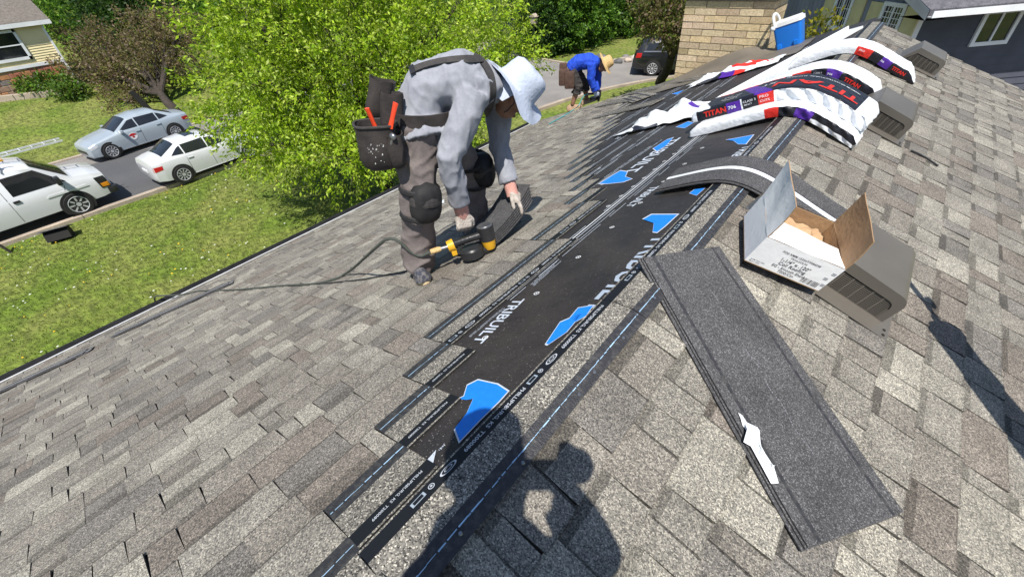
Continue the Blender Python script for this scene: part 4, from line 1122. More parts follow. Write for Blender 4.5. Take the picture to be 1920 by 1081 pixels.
# hat with neck flap and dark peak
hc = J['head'] + upH * .035 + e1 * .01
hat = bucket_hat(hc, upH + n1 * -.12, faceD, 'hat_white', w1, .18, .104, .118, .026, 'bucket_hat', 1.0)
mb = MB()
def flapf(u, v):
    a = math.pi * (.55 + .9 * u); sd = upH.cross(faceD); r_ = .108 + .02 * v
    p = hc + faceD * math.cos(a) * r_ + sd * math.sin(a) * r_; back = (-upH * .75 - faceD * .35)
    return p + back * .13 * v + Vector((0, 0, .01 * math.sin(u * 12) * v))
mb.grid(flapf, 16, 6); mb.grid(lambda u, v: flapf(v, u) * 1.0 + (hc - flapf(v, u)).normalized() * .004, 6, 16); mb.build('neck_flap', 'hat_white', w1, smooth=True)
mb = MB(); sdh = upH.cross(faceD)
mb.grid(lambda u, v: hc - upH * .03 + faceD * (.09 + .085 * v * math.cos((u - .5) * 2)) + sdh * (u - .5) * .15 - upH * .03 * v, 8, 4); mb.grid(lambda u, v: hc - upH * .034 + faceD * (.09 + .085 * u * math.cos((v - .5) * 2)) + sdh * (v - .5) * .15 - upH * .03 * u, 4, 8); mb.build('cap_peak', 'pad_black', w1, smooth=True)
mb = MB(); mb.tube([hc - upH * .03 + sdh * .095, J['head'] - upH * .07 + sdh * .05 + faceD * .02, J['head'] - upH * .11 + faceD * .03], .0025, 6); mb.tube([hc - upH * .03 - sdh * .095, J['head'] - upH * .07 - sdh * .07 + faceD * .02, J['head'] - upH * .11 + faceD * .03], .0025, 6); mb.build('chin_cord', 'strap', hat)
# gloves
dR = (J['wrR'] - J['elR']).normalized()
QN = at_left(922, 474, .0)                                   # where the nose of the gun meets the roof
gunx = -(e1 - NL * e1.dot(NL)).normalized(); gf = Frame(QN + NL * .004, gunx, (NL + Zu).normalized())   # x towards the handle end
grip = gf((.115, 0, .115))
mb = MB(); wr = J['wrR'] + dR * .03
hand(mb, wr, (grip - wr) + Zu * -.02, e1, -n1 * -1 * .2 + n1 * .9, [.95, .95, .95, .9], .0125, .1); mb.tube([J['wrR'] - dR * .035, wr + dR * .02], [.036, .034], 12)
remesh(mb, .0042, 'glove', 'glove_grey', w1, 2)
mb = MB(); mb.tube([J['wrR'] - dR * .04, wr + dR * .035], [.039, .0375], 14); mb.build('glove_cuff', 'glove_pink', w1, smooth=True, angle=60)
dL = (J['wrL'] - J['elL']).normalized(); gl = jp(986, 388, .1)
mb = MB(); wl = J['wrL'] + dL * .025
hand(mb, wl, gl - wl, -e1 * .4 - n1 * .8, -Zu + e1 * .2, [.25, .35, .42, .5], .0122, .5); mb.tube([J['wrL'] - dL * .03, wl + dL * .02], [.034, .033], 12)
remesh(mb, .0042, 'glove', 'glove_grey', w1, 2)
mb = MB(); mb.tube([J['wrL'] - dL * .035, wl + dL * .03], [.0375, .036], 14); mb.build('glove_cuff', 'glove_pink', w1, smooth=True, angle=60)
# knee pads
for s, off in (('R', e1 * .03 - n1 * .065), ('L', e1 * .065 - n1 * .04)):
    k = J['knee' + s] + off; up = (J['hip' + s] - J['ank' + s]).normalized(); fr = (off).normalized(); fr = (fr - up * fr.dot(up)).normalized(); m3 = Matrix((up.cross(fr), fr, up)).transposed()
    mb = MB(); R = []
    for i_ in range(11):
        zz = -1 + 2 * i_ / 10; sc_ = (1 - abs(zz) ** 3.5) ** .5 if abs(zz) < 1 else .05; R.append([k + m3 @ Vector((.08 * sc_ * (abs(math.cos(a)) ** .7) * math.copysign(1, math.cos(a)), .058 * max(.25, sc_) * (abs(math.sin(a)) ** .7) * math.copysign(1, math.sin(a)), .108 * zz)) for a in [2 * math.pi * q / 18 for q in range(18)]])
    mb.rings(R); pad = mb.build('knee_pad', 'pad_black', w1, smooth=True, angle=60)
    mb = MB()
    for dz in (-.075, .06): mb.tube([J['knee' + s] + up * dz + (m3 @ Vector((math.cos(a) * .098, math.sin(a) * .098, 0))) + off * .2 for a in [2 * math.pi * i / 16 for i in range(17)]], [(.014, .005)] * 17, 6)
    mb.build('strap', 'pad_black', pad)
    mb = MB(); mb.tube([k + m3 @ Vector((math.cos(a) * .082, math.sin(a) * .06, .02)) for a in [2 * math.pi * i / 20 for i in range(21)]], [(.022, .003)] * 21, 6); mb.build('pad_band', 'strap', pad)
    kb = BVHTree.FromObject(pad, bpy.context.evaluated_depsgraph_get()); mb = MB()
    for (ax_, az_, bx_, bz_), cc in (((-.045, .045, -.012, .062), (.7, .6, .58)), ((.01, .048, .04, .058), (.7, .14, .02)), ((-.02, -.045, .015, -.03), (.6, .6, .58))):
        q4 = []
        for dx, dz in ((ax_, az_), (bx_, az_), (bx_, bz_), (ax_, bz_)):
            o_ = k - n1 * .3 + e1 * dx + up * dz; l_, nn_, i_, d_ = kb.ray_cast(o_, n1, 1.0)
            if l_ is not None: q4.append(l_ + nn_ * .003)
        if len(q4) == 4: mb.face(q4, cc)
    if mb.f and s == 'R': mb.build('badge', 'print', pad)
# tool belt
m_up = (lp(J['lum'], J['pel'], .0) - J['pel']).normalized()
belt_c = lp(J['pel'], J['lum'], .12); bx = (J['hipR'] - J['hipL']).normalized(); ba = (m_up * .6 + (Zu * .4 - e1 * .3)).normalized(); b1 = (bx - ba * bx.dot(ba)).normalized(); b2 = ba.cross(b1)
mb = MB(); R = []
for i in range(29):
    a = 2 * math.pi * i / 28; o_ = belt_c + b1 * math.cos(a) * .212 + b2 * math.sin(a) * .186; nn = (b1 * math.cos(a) + b2 * math.sin(a)); R.append([o_ - ba * .03, o_ + ba * .03, o_ + ba * .03 + nn * .01, o_ - ba * .03 + nn * .01])
mb.rings(R, cap=False); mb.build('tool_belt', 'leather_dark', w1, smooth=True, angle=40)
def pouch(cpx, off, wd, ht, dp, lean, name='tool_pouch', mt='leather_dark'):
    c = jp(*cpx, off); ux = (e1 * math.cos(lean) + Zu * math.sin(lean)); uz = (Zu * math.cos(lean) - e1 * math.sin(lean)); f = Frame(c, ux, uz); mb = MB(); R = []
    for z, k, bul in ((-.5, .62, .6), (-.42, .85, .9), (-.2, .98, 1.05), (.1, 1.0, 1.0), (.4, 1.04, .95), (.5, 1.06, .95), (.5, .98, .85), (.3, .94, .8)):
        R.append([f((wd / 2 * k * (abs(math.cos(a)) ** .55) * (1 if math.cos(a) >= 0 else -1), dp / 2 * bul * (abs(math.sin(a)) ** .7) * (1 if math.sin(a) >= 0 else -1), z * ht)) + (ux * .012 + Vector((0, 0, .008))) * fbm((math.cos(a) * 1.6 + cpx[0], math.sin(a) * 1.6, z * 4)) for a in [2 * math.pi * i / 24 for i in range(24)]])
    mb.rings(R); o = mb.build(name, mt, w1, smooth=True, angle=50); return f, o
f, o = pouch((710, 274), -.04, .17, .2, .13, -.1)
mb = MB(); mb.tube([f((.172 / 2 * 1.06 * (abs(math.cos(a)) ** .55) * math.copysign(1, math.cos(a)), .065 * .97 * (abs(math.sin(a)) ** .7) * math.copysign(1, math.sin(a)), .1)) for a in [2 * math.pi * i / 24 for i in range(25)]], .006, 6); mb.build('rim', 'strap', o)
mb = MB(); rr = random.Random(3)
for k in range(26):
    x, z = rr.uniform(-.05, .02), rr.uniform(-.06, .03); s_ = rr.uniform(.002, .006); mb.face([f((x, -.067, z)), f((x + s_, -.067, z)), f((x + s_ * .6, -.067, z + s_ * 1.8))], (.55, .55, .52))
mb.build('paint_flecks', 'print', o)
f2, o2 = pouch((742, 282), -.08, .075, .15, .08, -.06); f3, o3 = pouch((712, 186), .08, .11, .17, .09, -.35); f4, o4 = pouch((734, 215), .02, .1, .19, .06, -.22)
for (xa, ya), (xb, yb), off in (((688, 203), (707, 246), -.06), ((742, 193), (732, 240), -.09)):
    a, b = jp(xa, ya, off), jp(xb, yb, off); mb = MB(); mb.tube([a, lp(a, b, .15), lp(a, b, .6), b], [(.016, .008), (.014, .008), (.012, .008), (.015, .009)], 8); mb.build('tool_handle', 'orange', o)
mb = MB(); mb.ball(jp(736, 256, -.12), (.02, .012, .016), 8); mb.cyl(jp(736, 256, -.12), jp(730, 290, -.1), .006, n=8); mb.build('tape_tool', 'steel', o2, smooth=True)
# braces over the shirt, laid on its surface
bvh = BVHTree.FromObject(shirt, bpy.context.evaluated_depsgraph_get())
def on_shirt(px, py):
    d = pix(px, py).normalized(); l, n_, i, ds = bvh.ray_cast(CAM_P, d, 6)
    return (l, n_) if l is not None else (None, None)
for path, wd in (([(733, 170), (752, 148), (775, 134), (805, 123), (840, 116), (872, 113), (900, 115)], .036), ([(886, 107), (905, 119), (917, 140), (922, 165), (920, 190), (912, 212)], .042)):
    P, N_ = [], []
    for x, y in path:
        l, n_ = on_shirt(x, y)
        if l is not None: P.append(l + n_ * .004); N_.append(n_)
    if len(P) > 2:
        # denser, smoothed
        Q, NN = [], []
        for i in range(len(P) - 1):
            for k in range(4): Q.append(lp(P[i], P[i + 1], k / 4)); NN.append(lp(N_[i], N_[i + 1], k / 4).normalized())
        Q.append(P[-1]); NN.append(N_[-1])
        for _ in range(3): Q = [Q[0]] + [(Q[i - 1] + Q[i] * 2 + Q[i + 1]) / 4 for i in range(1, len(Q) - 1)] + [Q[-1]]
        Q = [q + n_ * .005 for q, n_ in zip(Q, NN)]
        ribbon3(Q, NN, wd, .005).build('brace_strap', 'strap', w1, smooth=True, angle=50)
l, n_ = on_shirt(775, 134)
if l is not None:
    mb = MB(); f = Frame(l + n_ * .008, e1, n_); mb.box((-.012, -.024, 0), (.012, .024, .007), T=f); mb.build('buckle', 'plastic_black', w1)

# nail gun
t = thing('nail_gun', 'yellow and black coil nail gun in the gloved hand of the man in grey', 'nail gun', QN)
mb = MB(); mb.cyl(gf((0, 0, .085)), gf((0, 0, .165)), .043, .047, 20); mb.build('cylinder_head', 'plastic_black', t, smooth=True, angle=40)
mb = MB(); mb.cyl(gf((0, 0, .165)), gf((0, 0, .172)), .04, .036, 20); mb.tube([gf((.04 * math.cos(a), .04 * math.sin(a), .1655)) for a in [2 * math.pi * i / 20 for i in range(21)]], .004, 6); mb.build('exhaust_cap', 'steel', t, smooth=True, angle=40)
mb = MB(); mb.tube([gf((0, 0, .03)), gf((0, 0, .05)), gf((0, 0, .086))], [.03, .036, .041], 18); mb.build('housing', 'plastic_yellow', t, smooth=True, angle=40)
mb = MB(); mb.tube([gf((-.0, 0, .0)), gf((0, 0, .032))], [.012, .018], 10); mb.cbox((-.02, -.015, .004), (.05, .015, .022), .004, T=gf); mb.build('nose', 'plastic_black', t)
mb = MB(); mb.tube([gf((.03, 0, .12)), gf((.1, 0, .122)), gf((.17, 0, .12)), gf((.195, 0, .118))], [(.022, .02), (.019, .018), (.021, .02), (.028, .026)], 12); mb.build('grip', 'plastic_black', t, smooth=True, angle=50)
mb = MB(); mb.tube([gf((.19, 0, .118)), gf((.225, 0, .116))], [.034, .03], 14); mb.cbox((.185, -.02, .06), (.215, .02, .11), .006, T=gf); mb.build('handle_end', 'plastic_yellow', t, smooth=True, angle=40)
mb = MB(); mb.cyl(gf((.105, 0, .02)), gf((.105, 0, .062)), .066, .064, 24); mb.cyl(gf((.105, 0, .062)), gf((.105, 0, .072)), .058, .05, 24); mb.cbox((.0, -.02, .015), (.06, .02, .045), .006, T=gf); mb.build('magazine', 'plastic_black', t, smooth=True, angle=40)
mb = MB(); mb.cyl(gf((.225, 0, .116)), gf((.262, 0, .118)), .011, n=10); mb.build('air_fitting', 'steel', t, smooth=True, angle=40)
mb = MB(); mb.tube([gf((.262, 0, .118)), gf((.28, 0, .119)), gf((.32, 0, .12))], [.012, .016, .014], 10); mb.build('hose_coupling', 'straw', t, smooth=True, angle=40)
# air hose
mat('hose_dark', (.045, .055, .045), (.065, .07, .06), 30, .6); mat('hose_teal', (.05, .3, .32), (.06, .34, .36), 30, .5)
hp = [gf((.315, 0, .12)), gf((.4, -.02, .10)), jp(735, 438, -.02), jp(700, 468, .06)]
for x, y in ((655, 510), (620, 526), (585, 533), (545, 534), (500, 538), (450, 543), (405, 544), (370, 545), (345, 552)): hp.append(at_left(x, y, .017))
last = hp[-1]; ed = PL(SE, last.y - .2, .06); hp += [lp(last, ed, .6) + NL * .03, ed + Vector((-.12, -.03, .02)), ed + Vector((-.25, -.05, -.15)), Vector((ed.x - .3, ed.y - .1, 1.2)), Vector((ed.x - .4, ed.y - .2, .03))]
def smooth_path(P, it=2):
    for _ in range(it):
        Q = [P[0]]
        for a, b in zip(P, P[1:]): Q += [lp(a, b, .25), lp(a, b, .75)]
        Q.append(P[-1]); P = Q
    return P
mb = MB(); mb.tube(smooth_path(hp), .0085, 8); tag(mb.build('air_hose', 'hose_dark', None, smooth=True), 'dark air hose running from the nail gun over the eave', 'hose')
mb = MB(); mb.tube(smooth_path([at_left(x, y, .014) for x, y in ((762, 508), (720, 516), (680, 524), (640, 528), (600, 532), (540, 536))]), .005, 8)
tag(mb.build('thin_cable', 'plastic_black', None, smooth=True), 'thin black cable on the shingles beside the boot of the man in grey', 'cable')
# shingles he is holding down
P0, P1 = at_left(906, 478, .012), at_left(985, 432, .012); dd = (P1 - P0); dd = (dd - NL * dd.dot(NL)).normalized(); wv = NL.cross(dd)
t = thing('held_shingles', 'curled sheaf of dark shingles held down by the left hand', 'shingles', P0)
for k in range(6):
    mb = MB(); th = .005
    def sh(u, v, w):
        x = -.06 + .52 * u + .006 * k; z = .006 + k * .0105 + .16 * max(0, u - .12) ** 1.7 * (1 + .05 * k) + .01 * math.sin(v * 2.5)
        return P0 + dd * x * (1 - .06 * u) + wv * (.0 + .27 * v + .004 * k) + NL * (z + w)
    mb.grid(lambda u, v: sh(u, v, th), 18, 5); mb.grid(lambda u, v: sh(v, u, 0), 5, 18, mi=1)
    mb.grid(lambda u, v: sh(u, 0, th * v), 18, 1, mi=1); mb.grid(lambda u, v: sh(u, 1, th * (1 - v)), 18, 1, mi=1); mb.grid(lambda u, v: sh(0, 1 - u, th * v), 4, 1, mi=1); mb.grid(lambda u, v: sh(1, u, th * v), 4, 1, mi=1)
    mb.build('shingle', ['dark_granules', 'sealant_band'], t, smooth=True, angle=30)

# ---- the man in blue at the far eave
F2 = at_left(1078, 207)
K, n2, e2, jq = joints(F2, dict(ankR=(1073, 197, .0), kneeR=(1084, 162, .0), hipR=(1070, 134, .05), hipL=(1076, 131, .25), kneeL=(1096, 158, .3), ankL=(1100, 186, .3),
    pel=(1071, 128, .15), lum=(1084, 117, .15), chest=(1106, 115, .15), neck=(1122, 116, .15), head=(1131, 122, .15),
    shR=(1110, 119, .0), elR=(1108, 148, -.03), wrR=(1116, 172, .02), shL=(1120, 121, .3), elL=(1121, 150, .3), wrL=(1119, 174, .2)))
w2 = thing('person', 'roofer in bright blue shirt and straw hat bending at the far eave', 'person', F2)
mb = MB(); torso(mb, K, -.01); arm(mb, K, 'R', -.004); arm(mb, K, 'L', -.004); leg(mb, K, 'R', -.004); leg(mb, K, 'L', -.004)
fD = (e2 * .5 - Zu * .86).normalized(); uH = (e2 * .86 + Zu * .5).normalized()
mb.tube([K['neck'], K['head']], [.06, .058], 12); head(mb, K, fD, uH); remesh(mb, .012, 'body', 'skin', w2, 3)
mb = MB(); torso(mb, K, .014); arm(mb, K, 'R', .02, .92, .01); arm(mb, K, 'L', .02, .92, .01); remesh(mb, .013, 'shirt', 'shirt_blue', w2, 3, .01, 9, (1, 1, .7), 2)
mb = MB(); mb.tube([K['pel'], lp(K['hipR'], K['hipL'], .5)], [.12, .13], 12); leg(mb, K, 'R', .024, .35, .03); leg(mb, K, 'L', .024, .35, .03); remesh(mb, .013, 'shorts', 'trousers_dark', w2, 3, .012, 9, (.7, .7, 1.6), 4)
bucket_hat(K['head'] + uH * .05, uH, fD, 'straw', w2, .19, .1, .13, .02, 'straw_hat', 2.0, .02)
for s, q in (('R', None), ('L', None)):
    H = K['ank' + s]; H = Vector((H.x, H.y, RZ + H.x * TP)); d = (e2 * .8 - n2 * .2); d = (d - NL * d.dot(NL)).normalized()
    shoe(w2, H - d * .07 + NL * .012, H + d * .2 + NL * .012, NL, ('shoe_tan', 'sole'), 1.05)
    mb = MB(); wr = K['wr' + s]; hand(mb, wr, (wr - K['el' + s]), e2, n2, [.8] * 4, .0125); remesh(mb, .006, 'glove', 'hat_white', w2, 2)
mb = MB(); bc = K['pel']
for c_, sz in ((jq(1058, 145, -.02), (.1, .07, .14)), (jq(1068, 150, -.06), (.09, .06, .15)), (jq(1056, 128, .1), (.07, .06, .09))):
    f = Frame(c_, e2 + Zu * .2, Zu); mb = MB(); mb.cbox((-sz[0], -sz[1], -sz[2]), (sz[0], sz[1], sz[2]), .03, T=f); mb.build('tool_pouch', 'leather_brown', w2, smooth=True, angle=40)
q2 = at_left(1122, 190); gf2 = Frame(q2, -e2, Zu)
t = thing('nail_gun', 'black nail gun in the white gloved hands of the roofer in blue', 'nail gun', q2)
mb = MB(); mb.cyl(gf2((0, 0, .09)), gf2((0, 0, .2)), .045, .045, 14); mb.build('cylinder_head', 'plastic_black', t, smooth=True, angle=40)
mb = MB(); mb.tube([gf2((0, 0, .0)), gf2((0, 0, .09))], [.02, .04], 12); mb.build('nose', 'plastic_black', t)
mb = MB(); mb.cyl(gf2((.1, 0, .02)), gf2((.1, 0, .08)), .07, .065, 16); mb.build('magazine', 'plastic_black', t)
mb = MB(); mb.tube([gf2((.02, 0, .14)), gf2((.2, 0, .14))], .02, 10); mb.build('grip', 'plastic_black', t)
mb = MB(); mb.tube(smooth_path([gf2((.2, 0, .14)), gf2((.3, -.03, .1)), at_left(1086, 198, .1), at_left(1078, 204, .03), at_left(1060, 216, .02), at_left(1030, 232, .02)]), .008, 8)
tag(mb.build('air_hose', 'hose_teal', None, smooth=True), 'teal air hose leading to the nail gun of the roofer in blue', 'hose')

# ---- the photographer, standing behind the camera; only the shadow is seen
def person_plain(name, label, J, face, up, cloth, base, sg=.018):
    t = thing('person', label, 'person', base)
    mb = MB(); torso(mb, J, -.01)
    for s in 'RL': arm(mb, J, s, -.004); leg(mb, J, s, -.004)
    mb.tube([J['neck'], J['head']], [.06, .058], 10); head(mb, J, face, up); remesh(mb, .014, 'body', 'skin', t, 3)
    mb = MB(); torso(mb, J, .014)
    for s in 'RL': arm(mb, J, s, sg, .9, sg * .5)
    remesh(mb, .016, 'shirt', cloth, t, 2)
    mb = MB(); mb.tube([J['pel'], lp(J['hipR'], J['hipL'], .5)], [.12, .13], 10)
    for s in 'RL': leg(mb, J, s, .02, .95, .02)
    remesh(mb, .016, 'trousers', 'trousers_dark', t, 2)
    bucket_hat(J['head'] + up * .05, up, face, 'cloth_plain', t, .105, .1, .1, .004, 'cap', 0, .005)
    return t
V3 = lambda x, y, z: Vector((x, y, RZ + z))
def roofz(x): return -abs(x) * TP
def cast(px, py, t):
    """the point that throws its shadow on the photograph's (px, py), t metres up the sun ray"""
    p = at_right(px, py)
    if p.x < 0: p = at_left(px, py)
    return p - SUN_D * t
ph = {k_: cast(*v_) for k_, v_ in dict(head=(902, 888, 1.32), neck=(908, 985, 1.3), chest=(935, 1110, 1.2), shR=(1020, 1098, 1.25), shL=(862, 1078, 1.25), elR=(1122, 1030, 1.2), elL=(862, 1000, 1.22), wrR=(1042, 925, 1.2), wrL=(972, 915, 1.21)).items()}
ph.update(lum=lp(ph['chest'], V3(.78, -.62, .16), .55), pel=V3(.80, -.62, .22), hipR=V3(.90, -.56, .2), hipL=V3(.72, -.68, .2), kneeR=V3(.97, -.5, -.0), kneeL=V3(.70, -.62, .05), ankR=V3(1.05, -.7, roofz(1.05) + .09), ankL=V3(.74, -.82, roofz(.74) + .09))
fc = CAM_F.copy(); upc = CAM_U.copy()
tp = person_plain('person', 'person in plain dark clothes holding up a phone, its shadow on the ridge', ph, fc, upc, 'cloth_plain', V3(.8, -.5, roofz(.8)))
for s, sd in (('R', -CAM_R), ('L', CAM_R)):
    mb = MB(); wr = ph['wr' + s]; tgt = CAM_P - CAM_F * .075 + (CAM_R * .055 if s == 'R' else -CAM_R * .065) - CAM_U * .01; hand(mb, wr, (tgt - wr), Vector((0, 0, 1)), sd, [.85] * 4, .013, .0); mb.ball(wr + (tgt - wr).normalized() * .085, .045, 8); remesh(mb, .006, 'hand', 'skin', tp, 2)  # ball added in each palm to close a hole in the hands' shadow
    ank = ph['ank' + s]; H = Vector((ank.x, ank.y, RZ + roofz(ank.x))); d = Vector((-.5, .6, 0)); d = (d - NR * d.dot(NR)).normalized(); shoe(tp, H - d * .06 + NR * .012, H + d * .2 + NR * .012, NR, ('shoe_tan', 'sole'))
pf = Frame(CAM_P - CAM_F * .022, CAM_R, -CAM_F)
t = thing('phone', 'black phone held up by the person standing on the ridge', 'phone', CAM_P - CAM_F * .022)
mb = MB(); mb.cbox((-.08, -.038, -.0), (.08, .038, .008), .003, T=pf); mb.build('phone_case', 'plastic_black', t)
mb = MB(); mb.box((-.074, -.034, .0082), (.074, .034, .0088), T=pf); mb.build('screen', 'glass_dark', t)

# ---- a third roofer just out of view on the right, only the raised arm's shadow is seen
x3, y3 = 2.05, .95
OFF3 = Vector((-.17, .21, 0))
w3 = dict(head=V3(2.05, 1.02, .78), neck=V3(2.05, .98, .63), chest=V3(2.06, .96, .45), lum=V3(2.07, .95, .22), pel=V3(2.08, .95, .0),
          shR=V3(2.2, 1.05, .56), shL=V3(1.88, .92, .56), elR=V3(2.3, 1.15, .30), wrR=V3(2.2, 1.3, .12), elL=V3(1.60, 1.22, .56), wrL=V3(1.40, 1.46, .58),
          hipR=V3(2.16, .99, -.03), hipL=V3(1.98, .9, -.03), kneeR=V3(2.2, 1.1, -.42), kneeL=V3(2.0, 1.05, -.38), ankR=V3(2.2, .97, roofz(2.2) + .09), ankL=V3(1.95, .92, roofz(1.95) + .09))
for k_ in ('elL', 'wrL'): w3[k_] = w3[k_] + OFF3
w3['shL'] = w3['shL'] + OFF3 * .5
fc3 = Vector((-.6, .7, -.2)).normalized(); t3 = person_plain('person', 'roofer stretching out an arm, out of view beside the right slope', w3, fc3, Vector((-.12, .14, .98)).normalized(), 'shirt_grey', V3(2.05, .95, roofz(2.05)), .036)
mb = MB(); wr = w3['wrL']; hand(mb, wr, wr - w3['elL'], Zu, Vector((.7, .6, 0)), [1.0] * 4, .0125); remesh(mb, .006, 'hand', 'skin', t3, 2)
mb = MB(); wr = w3['wrR']; hand(mb, wr, wr - w3['elR'], Zu, Vector((-.7, .6, 0)), [.4] * 4, .0125); remesh(mb, .006, 'hand', 'skin', t3, 2)
for s in 'RL':
    ank = w3['ank' + s]; H = Vector((ank.x, ank.y, RZ + roofz(ank.x))); d = fc3.copy(); d = (d - NR * d.dot(NR)).normalized(); shoe(t3, H - d * .06 + NR * .012, H + d * .2 + NR * .012, NR, ('shoe_tan', 'sole'))
wd = (w3['wrL'] - w3['elL']).normalized(); hb = w3['wrL'] + wd * .085
t = thing('pry_bar', 'short straight pry bar held out by the roofer beside the right slope', 'pry bar', hb)
mb = MB(); mb.tube([hb - wd * .1, hb + wd * .16], .016, 8); mb.build('shaft', 'steel', t); mb = MB(); mb.tube([hb - wd * .1, hb - wd * .02], .02, 8); mb.build('grip', 'rubber', t)
# ------------------------------------------------------------------ vehicles
def paint(name, c, rough=.25, metal=0.0): return mat(name, c, tuple(x * .96 for x in c), 2, rough, metal=metal, coat=.6, spec=.5)
paint('paint_silver', (.42, .48, .53), .32, .25); paint('paint_white', (.62, .63, .65)); paint('paint_black', (.014, .015, .017), .2)
mat('alloy', (.5, .51, .53), (.42, .43, .45), 6, .4, metal=.25)
mat('lamp_red', (.5, .02, .02), None, 5, .2); mat('lamp_clear', (.6, .62, .65), None, 9, .12, spec=.8); mat('lamp_amber', (.75, .28, .02), None, 5, .2)
mat('aluminium', (.62, .63, .64), (.55, .56, .57), 8, .45, metal=.1); mat('fibreglass', (.75, .38, .02), (.65, .3, .02), 6, .5)

